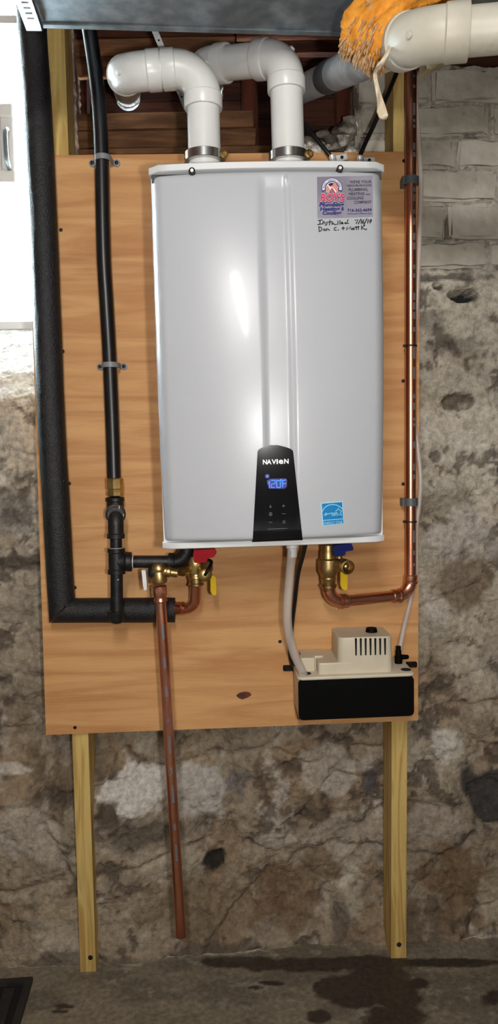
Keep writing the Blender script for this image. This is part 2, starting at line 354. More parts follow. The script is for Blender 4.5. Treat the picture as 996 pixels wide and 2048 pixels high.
d = np.hypot((px_-925)/60, (py_-566)/8)+(rn-.5)*.8; Yw -= .012*(1-sst(.5, 1, d))
brick_zone = (X > brick_l-.02)*sst(brick_b-.006, brick_b+.004, Z)
Yw = Yw*(1-brick_zone)+(WY+.0035+(fine-.5)*.022)*brick_zone
T = mixc(T, col((172, 165, 152)), brick_zone*.95); T = mixc(T, col((84, 76, 66)), brick_zone*sst(.55, .66, rn)*.8)
Yw = np.maximum(Yw, np.where(brick_zone > .5, .112, .108))-.062*(1-sst(200, 560, px_))*sst(1455, 1620, py_)
Yw = np.where(Z < .14, Yw-.046*(1-Z/.14)**1.6*(.35+.65*sst(200, 560, px_)), Yw)
inw = (X[:-1, :-1] > win_l) & (X[1:, 1:] < win_r) & (Z[:-1, :-1] > sill_front-.006)
inr = (X[:-1, :-1] > rec_l) & (X[1:, 1:] < rec_r+.006*np.sin(Z[:-1, :-1]*90)) & (Z[:-1, :-1] > rec_b)
keep = ~(inw | inr)
nx_ = len(xs); idx = np.arange(X.size).reshape(X.shape)
q = np.stack([idx[:-1, :-1], idx[:-1, 1:], idx[1:, 1:], idx[1:, :-1]], -1)[keep]
def np_mesh(name, co, quads, tint, m):
    me = bpy.data.meshes.new(name); n = len(co); k = len(quads)
    me.vertices.add(n); me.vertices.foreach_set('co', co.astype(np.float32).ravel())
    me.loops.add(k*4); me.loops.foreach_set('vertex_index', quads.astype(np.int32).ravel())
    me.polygons.add(k); me.polygons.foreach_set('loop_start', np.arange(0, k*4, 4, dtype=np.int32))
    me.polygons.foreach_set('use_smooth', np.ones(k, bool)); me.update(calc_edges=True)
    a = me.attributes.new('tint', 'FLOAT_COLOR', 'POINT'); a.data.foreach_set('color', tint.astype(np.float32).ravel())
    me.materials.append(m); o = bpy.data.objects.new(name, me); C.objects.link(o); return o
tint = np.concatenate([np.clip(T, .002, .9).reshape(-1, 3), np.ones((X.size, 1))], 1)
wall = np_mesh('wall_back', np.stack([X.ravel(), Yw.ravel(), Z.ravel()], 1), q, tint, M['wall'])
tag(wall, 'rubble foundation wall parged in patches, brown and grey with damp stains', kind='structure')

# floor
fx = np.concatenate([np.linspace(XL, -.3, 30)[:-1], np.arange(-.3, 1.3, .005), np.linspace(1.3, XR, 22)[1:]])
fy = np.concatenate([np.linspace(YF, -.42, 50)[:-1], np.arange(-.42, .26, .005)])
FX, FY = np.meshgrid(fx, fy)
fh = (fbm(FX*5, FY*5, 4)-.5)*.006+(fbm(FX*30, FY*30, 4)-.5)*.003
fpx, fpy = pix(FX, FY, np.zeros_like(FX)); vis = FY > -.42
fn = fbm(FX*9+4, FY*14+8, 6, .6); gn = fbm(FX*30+4, FY*40+8, 5, .6)
Tf = mixc(col((134, 124, 104)), col((112, 102, 86)), sst(.4, .6, fn)); Tf = mixc(Tf, col((156, 148, 128)), .6*sst(.58, .7, gn)*sst(.5, .6, fn))
wet = np.zeros_like(FX)
for cx, cy, rx, ry in [(760, 1962, 85, 42), (715, 1995, 62, 34), (680, 1975, 60, 30), (790, 1990, 70, 40), (838, 1968, 32, 18), (780, 2035, 75, 40), (630, 1928, 160, 19), (480, 1922, 110, 14), (720, 1925, 110, 18), (985, 1995, 35, 20),
                       (540, 1965, 40, 7), (510, 1975, 30, 6), (126, 2012, 26, 5), (118, 2022, 18, 4), (905, 1925, 120, 9), (640, 2030, 26, 14)]:
    d = np.hypot((fpx-cx)/rx, (fpy-cy)/ry)+(fn-.5)*1.1+(gn-.5)*.5; wet = np.maximum(wet, np.where(vis, 1-sst(.72, 1.0, d), 0))
Tf = mixc(Tf, col((54, 44, 38)), wet*.92)
tint = np.concatenate([np.clip(Tf, .002, .9).reshape(-1, 3), (.85-.4*wet).reshape(-1, 1)], 1)
idx = np.arange(FX.size).reshape(FX.shape); q = np.stack([idx[:-1, :-1], idx[:-1, 1:], idx[1:, 1:], idx[1:, :-1]], -1).reshape(-1, 4)
floor = np_mesh('floor', np.stack([FX.ravel(), FY.ravel(), fh.ravel()-.001], 1), q, tint, M['floor'])
tag(floor, 'worn concrete basement floor with a dark wet patch', kind='structure')

def struct(name, mb, m, label=None, ang=42): return solo(name, mb, m, label, kind='structure', ang=ang, loc=V(0, 0, 0))
def shell(name, a, b, m):
    a, b = Vector(a), Vector(b); return struct(name, MB().box((a+b)/2, b-a), m)
shell('wall_left', (XL-.1, YF, 0), (XL, .5, ZC), M['plain_wall']); shell('wall_right', (XR, YF, 0), (XR+.1, .5, ZC), M['plain_wall'])
shell('wall_front', (XL-.1, YF-.1, 0), (XR+.1, YF, ZC), M['plain_wall'])
ceil = shell('ceiling', (XL-.1, YF-.1, ZC), (XR+.1, .45, ZC+.05), M['dark_wood'])
for k in range(9):
    x = -1.5+k*.42; part('joist', MB().box((x, (YF+.2)/2+.0, ZC-.09), (.045, -YF+.18, .18)), M['dark_wood'], ceil)
# timber above the brickwork, back of the recess
tw = bpy.data.objects.new('trim_1', None); C.objects.link(tw); tw.location = (0, .3, ztop); tag(tw, 'dark sill timbers above the brickwork', kind='structure')
part('rim_joist', MB().box(((win_r+.03+XR)/2, .36, (ztop+ZC)/2), (XR-win_r-.03, .05, ZC-ztop)), M['dark_wood'], tw)
part('sill_plate', MB().box(((rec_r+XR)/2, .27, ztop+.012), (XR-rec_r, .14, .03)), M['dark_wood'], tw)
# outside skin of the wall (keeps daylight out everywhere but the window)
def outer(a, b): part('wall_core', MB().box((Vector(a)+Vector(b))/2, Vector(b)-Vector(a)), M['plain_wall'], wall)
outer((XL-.1, .42, 0), (win_l, .5, ZC)); outer((win_r, .42, 0), (XR+.1, .5, ZC)); outer((win_l, .42, 0), (win_r, .5, sill_back-.03))
outer((win_l-.02, .14, 0), (win_l, .42, ZC)); outer((win_r, .16, 0), (win_r+.018, .42, ZC))
outer((XL-.1, .13, ztop), (win_l-.02, .42, ZC))

# sloping broken sill under the window
sx = np.linspace(win_l-.01, win_r+.006, 150); sv = np.linspace(0, 1, 60); SX, SV = np.meshgrid(sx, sv)
sh = (fbm(SX*14, SV*5, 5, .6)-.5)
SY = WY+.004+(.35-WY)*SV+sh*.012; SZ = sill_front-.004+(sill_back-sill_front)*SV**.9+(fbm(SX*9+8, SV*4+3, 5, .6)-.5)*.06*np.sin(np.clip(SV*1.1, 0, 1)*math.pi)**.5
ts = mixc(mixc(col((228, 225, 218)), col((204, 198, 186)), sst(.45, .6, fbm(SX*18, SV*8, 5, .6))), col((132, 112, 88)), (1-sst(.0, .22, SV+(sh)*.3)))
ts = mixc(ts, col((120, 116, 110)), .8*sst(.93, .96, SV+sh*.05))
idx = np.arange(SX.size).reshape(SX.shape); q = np.stack([idx[:-1, :-1], idx[:-1, 1:], idx[1:, 1:], idx[1:, :-1]], -1).reshape(-1, 4)
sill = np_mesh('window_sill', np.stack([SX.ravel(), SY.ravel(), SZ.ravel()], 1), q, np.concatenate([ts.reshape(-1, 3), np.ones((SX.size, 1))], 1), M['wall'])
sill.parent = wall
# glass block window with a small vent sash
wy = .36; win = bpy.data.objects.new('window_1', None); C.objects.link(win); win.location = ((win_l+win_r)/2, wy, sill_back); tag(win, 'bright glass block window with a small vent sash', kind='structure')
wz0, wz1 = sill_back, 2.55; bar_z = P(20, 56, wy).z
fr = MB(); fr.box(((win_l+win_r)/2, wy+.015, wz0-.004), (win_r-win_l, .06, .022)); fr.box(((win_l+win_r)/2, wy, wz1+.03), (win_r-win_l, .09, .07))
part('window_frame', fr, M['vinyl'], win)
part('mullion', MB().box(((win_l+win_r)/2, wy, bar_z), (win_r-win_l, .08, .02)), M['vinyl'], win)
va, vb = P(24, 205, wy-.05), P(30, 366, wy-.05); vx1 = va.x; vz1 = va.z; vz0 = vb.z; vx0 = vx1-.40
zrows = [(wz0+.012, vz0), (vz0, vz1), (vz1, bar_z-.012), (bar_z+.012, wz1)]
for j, (za, zb) in enumerate(zrows):
    n = 5; xa, xb = win_l, win_r
    cells = [(xa+(xb-xa)*i/n, xa+(xb-xa)*(i+1)/n) for i in range(n)]
    if j == 1: cells = [(vx1, xb), (xa, vx0)]
    m_ = max(1, round((zb-za)/.2)); 
    for (a, b) in cells:
        for k in range(m_):
            c0, c1 = za+(zb-za)*k/m_, za+(zb-za)*(k+1)/m_
            part('glass_block', MB().rbox(((a+b)/2, wy, (c0+c1)/2), (b-a-.006, .07, c1-c0-.006), .006, 1), M['glass'], win)
sash = MB(); wd = .035
for a, b, c, d in ((vx0, vx1, vz1-wd, vz1), (vx0, vx1, vz0, vz0+wd), (vx0, vx0+wd, vz0+wd, vz1-wd), (vx1-wd, vx1, vz0+wd, vz1-wd)): sash.rbox(((a+b)/2, wy-.02, (c+d)/2), (b-a, .06, d-c), .004, 1)
so = part('vent_sash', sash, M['vinyl'], win, 'white vinyl vent sash')
part('sash_pane', MB().box(((vx0+vx1)/2, wy-.005, (vz0+vz1)/2), (vx1-vx0-2*wd+.004, .01, vz1-vz0-2*wd+.004)), M['vinyl'], so)
hb = P(13, 292, wy-.07)
part('sash_handle', MB().tube(smooth([hb+V(0, .02, .05), hb+V(.002, -.012, .035), hb+V(.003, -.02, 0), hb+V(.002, -.012, -.035), hb+V(0, .02, -.05)], 5), .006, 10), M['clamp_dark'], so, 'dark curved latch handle')

# painted bricks beside the opening
def lump(w_, d_, h_, seed, amp=.0035, nx=7, nz=4):
    bm = bmesh.new(); bmesh.ops.create_cube(bm, size=1)
    for v in bm.verts: v.co = Vector((v.co.x*w_, v.co.y*d_, v.co.z*h_))
    bmesh.ops.bevel(bm, geom=bm.edges[:], offset=min(.007, h_*.2), segments=2, affect='EDGES')
    bmesh.ops.subdivide_edges(bm, edges=[e for e in bm.edges if e.calc_length() > w_*.4], cuts=4, use_grid_fill=True)
    rr = random.Random(seed)
    for v in bm.verts: v.co += Vector((rr.uniform(-1, 1), rr.uniform(-1, 1), rr.uniform(-1, 1)))*amp
    me = bpy.data.meshes.new('brick'); bm.to_mesh(me); bm.free()
    me.polygons.foreach_set('use_smooth', [True]*len(me.polygons)); me.set_sharp_from_angle(angle=math.radians(60)); return me
rows = [136, 208, 276, 341, 406, 482, 541]
mm = {}
for j in range(len(rows)-1):
    zt, zb = P(900, rows[j], WY).z, P(900, rows[j+1], WY).z; H = zt-zb-.007
    x = brick_l+(.0 if j % 2 else -.0)+random.uniform(-.004, .004); first = True
    off = {0: .18, 1: .10, 2: .235, 3: .13, 4: .22, 5: .11}[j]
    while x < 1.75:
        L_ = off if first else .222+random.uniform(-.012, .012); first = False
        W = L_-.008; key = (round(W, 2), j)
        me = lump(W, .09, H, j*50+len(mm)); mm[len(mm)] = me; me.materials.append(M['brick_paint'])
        o = bpy.data.objects.new('brick', me); C.objects.link(o); o.parent = wall
        o.location = (x+L_/2, WY-.004+.045+random.uniform(-.0035, .0035), (zt+zb)/2); o.rotation_euler = (random.uniform(-.012, .012), random.uniform(-.014, .014), random.uniform(-.012, .012))
        x += L_
# recess: old boards
def board(y0, y1, x0, x1, Y, th, m, name='plank', tilt=0, rag=3, n=14):
    top = [(x0+(x1-x0)*i/n, y0+(-.019+tilt)*((x1-x0)*i/n)+random.uniform(-1, 1)*.5) for i in range(n+1)]
    bot = [(x0+(x1-x0)*i/n+(random.uniform(-rag, rag) if i in (0, n) else 0), y1+(-.019+tilt)*((x1-x0)*i/n)+random.uniform(-1, 1)*.6) for i in range(n+1)]
    mb = MB(); fa = [P(a, b, Y) for a, b in top]; fb = [P(a, b, Y) for a, b in bot]
    pts = [[p+V(0, th, 0) for p in fa], fa, fb, [p+V(0, th, 0) for p in fb]]
    mb.grid(pts); k = n+1
    mb.f.append((0, k, 2*k, 3*k)); mb.f.append((n, 3*k+n, 2*k+n, k+n))
    part(name, mb, m, wall, ang=30)
B1, B2 = .20, .31
board(40, 76, 128, 470, B1, .025, M['dark_wood']); board(79, 113, 136, 470, B1-.004, .025, M['old_wood']); board(116, 150, 138, 470, B1+.004, .025, M['old_wood'])
board(228, 260, 136, 505, B1-.006, .025, M['old_wood'], rag=8); board(264, 297, 138, 512, B1, .025, M['old_wood'], rag=9); board(299, 335, 138, 640, B1-.004, .025, M['old_wood'])
board(40, 72, 474, 716, B1, .025, M['dark_wood']); board(75, 108, 474, 716, B1+.03, .025, M['dark_wood'])
for y0, y1 in ((20, 56), (58, 94), (96, 132), (134, 170), (172, 206), (208, 244), (246, 300), (302, 350)): board(y0, y1, 128, 726, B2, .02, M['dark_wood'])
def stud(x0, x1, Y, m, y0=40, y1=335):
    part('stud', MB().slab([(x0, y0), (x1, y0), (x1+3, y1), (x0+3, y1)], Y, .05), m, wall)
stud(482, 514, .245, M['red_wood']); stud(672, 708, .25, M['red_wood']); stud(146, 172, .245, M['dark_wood'])
# rough jamb on the left, reveal on the right
jm = MB(); jp = []
for j in range(40):
    y = 30+j*7.6; o1, o2 = random.uniform(-1.5, 1.5), random.uniform(-2, 2)
    jp.append([P(116+.034*(y-50)+o1, y, WY+.012)+V(0, .14, 0), P(116+.034*(y-50)+o1, y, WY-.008), P(127+.034*(y-50)+o2*.6, y, WY-.010), P(136+.034*(y-50)+o2, y, WY-.002), P(138+.034*(y-50)+o2, y, WY-.0)+V(0, .14, 0)])
part('jamb', jm.grid(jp), M['jamb'], wall, 'old wooden jamb with flaking paint', ang=25)
part('reveal', MB().box((rec_r+.02, .25, (rec_b+ztop)/2+.1), (.03, .24, ztop-rec_b+.25)), M['mortar'], wall)
# loose rubble and mortar on the ledge
for k in range(26):
    x = 608+k*4.4+random.uniform(-4, 4); g = max(0, (x-600)/115); y = 296-random.random()*(12+48*g**2.2)
    s = random.uniform(.012, .024); c = P(x, y, random.uniform(.15, .20))
    bm = bmesh.new(); bmesh.ops.create_icosphere(bm, subdivisions=2, radius=s)
    for v in bm.verts: v.co = Vector((v.co.x*1.3, v.co.y, v.co.z*.85))*(1+random.uniform(-.22, .22))
    mb = MB(); mb.add([c+v.co for v in bm.verts], [[v.index for v in f.verts] for f in bm.faces]); bm.free(); part('rubble_stone', mb, M['mortar'], wall)
mb = MB(); rows_ = []
for j in range(9):
    t = j/8; rows_.append([P(600+i*6, 312-t*(22+58*max(0, (600+i*6-630)/90)**2)+random.uniform(-3, 3), .165+.07*t) for i in range(21)])
part('mortar_bed', mb.grid(rows_), M['mortar'], wall, ang=60)

# ================================================================ POSTS AND PLYWOOD
def post(name, tl, tr, br, bl, label, screw):
    t = thing(name, label, 'post', PZ(*[(bl[0]+br[0])/2, bl[1]]), 'lumber uprights behind the plywood')
    a, b, c, d = [P(*p, .016) for p in (tl, tr, br, bl)]
    c.z = d.z = 0.0; w_ = .038
    b = V(a.x+w_, a.y, a.z); c = V(d.x+w_, d.y, 0)
    bm = MB().prism([a, b, c, d], [p+V(0, .088, 0) for p in (a, b, c, d)]); part('stud', bm, M['lumber'], t, ang=30)
    s = P(*screw, .016); part('screw', MB().lathe(s, (0, -1, 0), [(-.004, .006), (.001, .006), (.0015, .004)], 14), M['dowel'], t, 'black anchor bolt head')
    return t
post('wood_post', (93, 20), (126, 20), (194, 1944), (161, 1946), 'yellow lumber upright with wavy grain behind the foam-wrapped pipe side of the plywood', (181, 1915))
post('wood_post', (787, 20), (821, 20), (815, 1916), (782, 1916), 'straight-grained lumber upright behind the copper pipe side of the plywood', (798, 1889))
ply = thing('plywood_board', 'tan plywood backing board screwed to two lumber posts', 'board', P(460, 1455, 0))
pc = [P(54, 311, 0), P(840, 303, 0), P(836, 1441, 0), P(92, 1470, 0)]
part('panel', MB().prism(pc, [p+V(0, .015, 0) for p in pc]), M['plywood'], ply, ang=30)
for s in ((122, 460), (126, 703), (139, 967), (150, 1175), (150, 1455), (808, 322), (806, 762), (806, 968), (806, 1330), (560, 1283)):
    part('screw', MB().lathe(P(*s, 0), (0, -1, 0), [(-.004, .0042), (.0006, .0042), (.001, .0025)], 12), M['screw'], ply)
kp = [(472, 1391), (478, 1386), (490, 1383), (500, 1385), (503, 1390), (496, 1395), (484, 1399), (477, 1396)]
part('knot', MB().prism([P(a, b, -.0006) for a, b in kp], [P(a, b, .002) for a, b in kp]), M['knot'], ply, 'small dark red-brown knot')

# ================================================================ WATER HEATER
q4 = [P(298, 339, -.29), P(766, 332, -.29), P(769, 1083, -.29), P(325, 1098, -.29)]      # TL TR BR BL
def U(u, v, Y):
    t = q4[0]*(1-u)+q4[1]*u; b = q4[3]*(1-u)+q4[2]*u; p = b*(1-v)+t*v; return V(p.x, Y, p.z)
def inv(p):
    u = v = .5
    for _ in range(6):
        c = U(u, v, 0); du = U(u+.01, v, 0)-c; dv = U(u, v+.01, 0)-c; ex, ez = p.x-c.x, p.z-c.z
        det = (du.x*dv.z-dv.x*du.z); u += .01*(ex*dv.z-dv.x*ez)/det; v += .01*(du.x*ez-ex*du.z)/det
    return u, v
def ss(a, b, x): t = min(1, max(0, (x-a)/(b-a))); return t*t*(3-2*t)
V0, V1, U0, U1 = .0225, .9745, .004, .996
def face(u, v, ch=True):
    a = abs(2*u-1); y = -.296-.036*(1-.5*v**3)*(1-a**2.3)-.008*v
    t = min(u-U0, U1-u); e = .055
    if t < e: k = max(0, t)/e; y += .03*(1-math.sqrt(max(0, 1-(1-k)**2)))
    tv = min(v-V0, V1-v); e = .012
    if tv < e: k = max(0, tv)/e; y += .006*(1-math.sqrt(max(0, 1-(1-k)**2)))
    y -= .022*(1-(2*v-1)**2)
    if not ch: return y
    g = 1-v                                                     # channel down the front
    uL0, uL1 = .444+.014*g, .462+.026*(1-g)*1.0+.012*g; uR0, uR1 = .566+.008*g, .598+.004*g
    y += .0055*ss(uL0, uL1, u)*(1-ss(uR0, uR1, u))*ss(V0+.004, V0+.05, V1-v+V0)
    y -= .0022*math.exp(-((u-(uR0+.006))/.006)**2)
    return y
def F(px, py, eps=.0):
    Y = -.33; ch = not (500 < px < 610 and py > 885)
    for _ in range(5):
        p = P(px, py, Y); u, v = inv(p); Y = face(u, v, ch)
    return P(px, py, Y)+V(0, -eps, 0)
wh = thing('water_heater', 'white wall-hung tankless water heater with black control panel on the plywood', 'water heater', P(548, 1098, -.15))
part('chassis', MB().prism([U(a, b, -.285) for a, b in ((.006, .996), (.994, .996), (.994, .004), (.006, .004))], [U(a, b, -.004) for a, b in ((.006, .996), (.994, .996), (.994, .004), (.006, .004))]), M['chassis'], wh)
def lip(name, v0, v1, bowd):
    n = 24; o = []
    for i in range(n+1):
        u = i/n; t = min(u, 1-u); yy = -.300-(.012 if v0 > .5 else 0)-bowd*(1-abs(2*u-1)**2.3)+(.014*(1-math.sqrt(max(0, 1-(1-min(1, t/.02))**2))))
        o.append((u, yy))
    mb = MB(); rws = []
    for v, k in ((v0, 0), (v0+.002, 1), (v1-.002, 1), (v1, 0)): rws.append([U(u, v, y+(.002 if not k else 0)) for u, y in o])
    rws = [[V(p.x, -.26, p.z) for p in rws[0]]]+rws+[[V(p.x, -.26, p.z) for p in rws[-1]]]
    return part(name, mb.grid(rws), M['chassis'], wh)
sm_ = [(.012, .987), (.988, .987), (.988, .962), (.012, .962)]; part('seam', MB().prism([U(a, b, -.300) for a, b in sm_], [U(a, b, -.280) for a, b in sm_]), M['seam'], wh)  # dark strip behind the cover gap, stands in for its shadow line
tl_ = lip('top_lip', .981, 1.0, .012); lip('bottom_lip', 0, .018, .006)
nu, nv = 150, 90; us = [U0+(U1-U0)*i/nu for i in range(nu+1)]; vs = [V0+(V1-V0)*(.5-.5*math.cos(math.pi*j/nv)) for j in range(nv+1)]
g = [[U(u, v, face(u, v)) for u in us] for v in vs]
def back(row): return [V(p.x, -.25, p.z) for p in row]
g = [[V(r[0].x, -.25, r[0].z)]+r+[V(r[-1].x, -.25, r[-1].z)] for r in g]
mbc = MB().grid([back(g[0])]+g+[back(g[-1])]); part('front_cover', mbc, M['heater_white'], wh, 'bowed white front cover with a shallow central channel', ang=50)
for s in ((384, 342), (680, 337)):
    p = P(*s, -.3235); o = part('screw', MB().lathe(p, (0, -1, 0), [(-.012, .0058), (.0025, .0058), (.003, .0050)], 16), M['screw'], tl_)
    part('screw_socket', MB().lathe(p, (0, -1, 0), [(.002, .0032), (.0042, .0028)], 12), M['zinc'], o)
# flat prints laid on the front: outlines in photo pixels, dropped onto the curved face
def decal(name, polys, m, parent, eps, label=None):
    mb = MB()
    for poly in polys: n = len(poly); mb.add([F(x, y, eps) for x, y in poly], [tuple(range(n))])
    return part(name, mb, m, parent, label)
def sheet(name, c, m, parent, eps, n=8, label=None):           # quad TL TR BR BL
    rows_ = []
    for j in range(n+1):
        t = j/n; a = (c[0][0]*(1-t)+c[3][0]*t, c[0][1]*(1-t)+c[3][1]*t); b = (c[1][0]*(1-t)+c[2][0]*t, c[1][1]*(1-t)+c[2][1]*t)
        rows_.append([F(a[0]*(1-i/n)+b[0]*i/n, a[1]*(1-i/n)+b[1]*i/n, eps) for i in range(n+1)])
    return part(name, MB().grid(rows_), m, parent, label)
def text(name, body, x, y, size, m, parent, eps, width=None, slope=-.012, shear=0, bold=0, align='LEFT', arcf=None):
    cu = bpy.data.curves.new('t', 'FONT'); cu.body = body; cu.size = 1; cu.shear = shear; cu.offset = bold; cu.resolution_u = 2
    ob = bpy.data.objects.new('t', cu); C.objects.link(ob); bpy.context.view_layer.update()
    me = bpy.data.meshes.new_from_object(ob.evaluated_get(bpy.context.evaluated_depsgraph_get())); bpy.data.objects.remove(ob)
    xs_ = [v.co.x for v in me.vertices]; x0, x1 = min(xs_), max(xs_); kx = (width/(x1-x0)) if width else size
    mb = MB(); pts_ = []
    for v in me.vertices:
        tx, ty = (v.co.x-x0)*kx, v.co.y*size
        if align == 'RIGHT': tx -= (x1-x0)*kx
        pts_.append(arcf(tx, ty) if arcf else (x+tx, y-ty+slope*tx))
    mb.add([F(a, b, eps) for a, b in pts_], [tuple(p.vertices) for p in me.polygons]); bpy.data.meshes.remove(me)
    return part(name, mb, m, parent)
def strokes(name, lines, wd, m, parent, eps, tf=lambda p: p):
    mb = MB()
    for ln in lines:
        pp = [Vector((*tf(p), 0)) for p in ln]
        if len(pp) == 1: pp = [pp[0]-V(wd*.4, 0, 0), pp[0]+V(wd*.4, 0, 0)]
        n = len(pp); L_ = []; R_ = []
        for i, p in enumerate(pp):
            t = (pp[min(i+1, n-1)]-pp[max(i-1, 0)]).normalized(); nn = V(-t.y, t.x, 0)*wd/2
            e = t*(-wd*.3 if i == 0 else wd*.3 if i == n-1 else 0); L_.append(p+nn+e); R_.append(p-nn+e)
        b = len(mb.v); mb.v += [F(p.x, p.y, eps) for p in L_+R_]
        for i in range(n-1): mb.f.append((b+i, b+i+1, b+n+i+1, b+n+i))
    return part(name, mb, m, parent)
# control panel
po = [(505, 1084), (605, 1080), (586, 902), (583, 898), (577, 893), (562, 890.5), (547, 890), (533, 891.5), (523, 894), (518, 898), (515, 903)]
cpp = MB(); rows_ = []
def pw(y):                                                      # left / right edge of the panel at height y
    l = 515+(505-515)*(y-903)/(1084-903); r = 586+(605-586)*(y-902)/(1080-902)
    if y < 903:
        k = (903-y)/13; l = 515+min(1, k)**2*26*(k > 0); r = 586-min(1, k)**2*32
    return l, r
for j in range(31):
    t = j/30; y = 890.3+(1082-890.3)*(t**1.8 if t < .5 else t**1.8); l, r = pw(y); rows_.append([F(l+(r-l)*i/14, y+(2-.04*(l+(r-l)*i/14-505))*(t**3), .0025) for i in range(15)])
rim = [rows_[0]] + rows_
rows_ = [[r[0]+V(.0005, .012, 0)]+r+[r[-1]+V(-.0005, .012, 0)] for r in rows_]
cpl = part('control_panel', MB().grid([[p+V(0, .012, -.0005) for p in rows_[0]]]+rows_+[[p+V(0, .012, .0005) for p in rows_[-1]]]), M['panel_black'], wh, 'glossy black trapezoid control panel')
text('brand_lettering', 'N', 525.5, 928.5, 13, M['print_white'], cpl, .0032, width=8.5, bold=.03)
text('brand_lettering', 'A', 533.3, 928.3, 13, M['print_white'], cpl, .0032, width=9.5, bold=.03)
text('brand_lettering', 'V', 543, 928.0, 13, M['print_white'], cpl, .0032, width=9.5, bold=.03)
text('brand_lettering', 'I', 552.8, 927.7, 13, M['print_white'], cpl, .0032, width=2.8, bold=.03)
text('brand_lettering', 'e', 557, 927.4, 16.5, M['print_white'], cpl, .0032, width=9.5, bold=.03)
text('brand_lettering', 'N', 568, 927.0, 13, M['print_white'], cpl, .0032, width=9, bold=.03)
def dz(p): return (500+p[0]*.11044, 885+p[1]*.11047)
decal('display_glow', [[dz(p) for p in ((300, 690), (360, 655), (650, 650), (670, 680), (665, 800), (620, 835), (340, 835))], [dz((310+42*math.cos(a*math.pi/6), 610+42*math.sin(a*math.pi/6))) for a in range(12)]], M['led_glow'], cpl, .0030)
strokes('display_digits', [[(322, 745), (352, 695), (350, 815)], [(385, 685), (455, 683), (450, 745), (388, 752), (382, 815), (440, 813)],
        [(480, 690), (540, 685)], [(478, 695), (482, 808)], [(545, 690), (548, 805)], [(485, 815), (545, 812)],
        [(555, 668), (572, 668), (572, 684), (555, 684), (555, 668)], [(585, 690), (640, 675)], [(585, 690), (588, 805)], [(590, 745), (645, 740)]], 1.5, M['led'], cpl, .0034, dz)
decal('status_light', [[dz((312+17*math.cos(a*math.pi/6), 612+17*math.sin(a*math.pi/6))) for a in range(12)]], M['led'], cpl, .0034)
def iz(p): return (510+p[0]*.1004, 990+p[1]*.1004)
strokes('touch_icons', [[(305, 195), (305, 215)], [(285, 245), (325, 245)], [(290, 235), (305, 205), (322, 238)], [(565, 185), (565, 245)], [(535, 215), (598, 215)], [(535, 372), (605, 372)],
        [(280, 385), (290, 352), (315, 345), (335, 365), (335, 395), (315, 412), (290, 408), (280, 385)], [(310, 360), (310, 400)], [(275, 540), (340, 540)],
        [(550, 535), (558, 512), (575, 505), (595, 515), (600, 535), (590, 555), (572, 562), (555, 550), (550, 535)], [(245, 678), (640, 660)]], .9, M['icon_grey'], cpl, .0034, iz)
# company sticker
st = sheet('company_sticker', [(634, 354), (745, 351.5), (746, 433.5), (634.5, 437)], M['st_silver'], wh, .0008, label='silver company sticker with red and blue lettering')
def lz(p): return (630+p[0]*.06024, 348+p[1]*.06025)
def ringp(cx, cy, r0, r1, a0, a1, n=22):
    o = []
    for i in range(n):
        t0 = a0+(a1-a0)*i/n; t1 = a0+(a1-a0)*(i+1)/n
        o.append([lz((cx+r*math.cos(t), cy-r*math.sin(t))) for r, t in ((r0, t0), (r1, t0), (r1, t1), (r0, t1))])
    return o
decal('emblem_ring', ringp(560, 480, 0, 345, -.35, math.pi+.35), M['st_navy'], st, .0012)
decal('emblem_band', ringp(560, 480, 238, 325, -.23, math.pi+.23), M['st_white'], st, .0015)
decal('emblem_disc', ringp(560, 480, 0, 205, -.9, math.pi+.9, 26), M['st_cream'], st, .0015)
decal('flag_canton', [[lz(p) for p in ((430, 350), (520, 305), (620, 310), (600, 360), (540, 410), (520, 440), (470, 400))]], M['st_navy'], st, .0018)
strokes('flag_stripes', [[lz(p) for p in l] for l in ([(600, 335), (690, 350), (740, 420)], [(570, 385), (660, 395), (730, 480), (745, 520)], [(570, 430), (640, 450), (700, 540), (720, 580)], [(540, 480), (590, 520), (630, 620), (650, 655)], [(400, 420), (450, 510), (500, 570), (520, 650)], [(380, 470), (400, 530), (440, 600)])], 1.7, M['st_red'], st, .0018)
def arcw(mid):
    def f(tx, ty):
        L_ = 0; a = mid-(tx)/(.06024*262); r = 255+ty/.06024; return lz((560+r*math.cos(a), 480-r*math.sin(a)))
    return f
text('emblem_lettering', 'Better,', 0, 0, 4.2, M['st_blue'], st, .0018, width=12.5, bold=.01, arcf=arcw(3.13))
text('emblem_lettering', 'Cleaner,', 0, 0, 4.2, M['st_blue'], st, .0018, width=16.5, bold=.01, arcf=arcw(2.12))
text('emblem_lettering', 'Faster', 0, 0, 4.2, M['st_blue'], st, .0018, width=12.5, bold=.01, arcf=arcw(.86))
text('company_lettering', "ROY'S", 640, 404.2, 21.5, M['st_navy'], st, .0020, width=49, shear=.12, bold=.09)
text('company_lettering', "ROY'S", 640.4, 403.4, 21, M['st_pink'], st, .0023, width=48, shear=.12, bold=.065)
text('company_lettering', "ROY'S", 641, 403, 20.2, M['st_red'], st, .0026, width=46.8, shear=.12, bold=.02)
for s, x, y, w_ in (('Plumbing', 638, 413.3, 50), ('Heating', 639.5, 421.8, 40), ('&', 682, 421, 5.5), ('Cooling', 644.5, 429.8, 38)):
    text('company_lettering', s, x, y, 9.6, M['st_blue'], st, .0020, width=w_, shear=.18, bold=.045)
def rz(x, y): return 688+x*.06225, 350+y*.06224
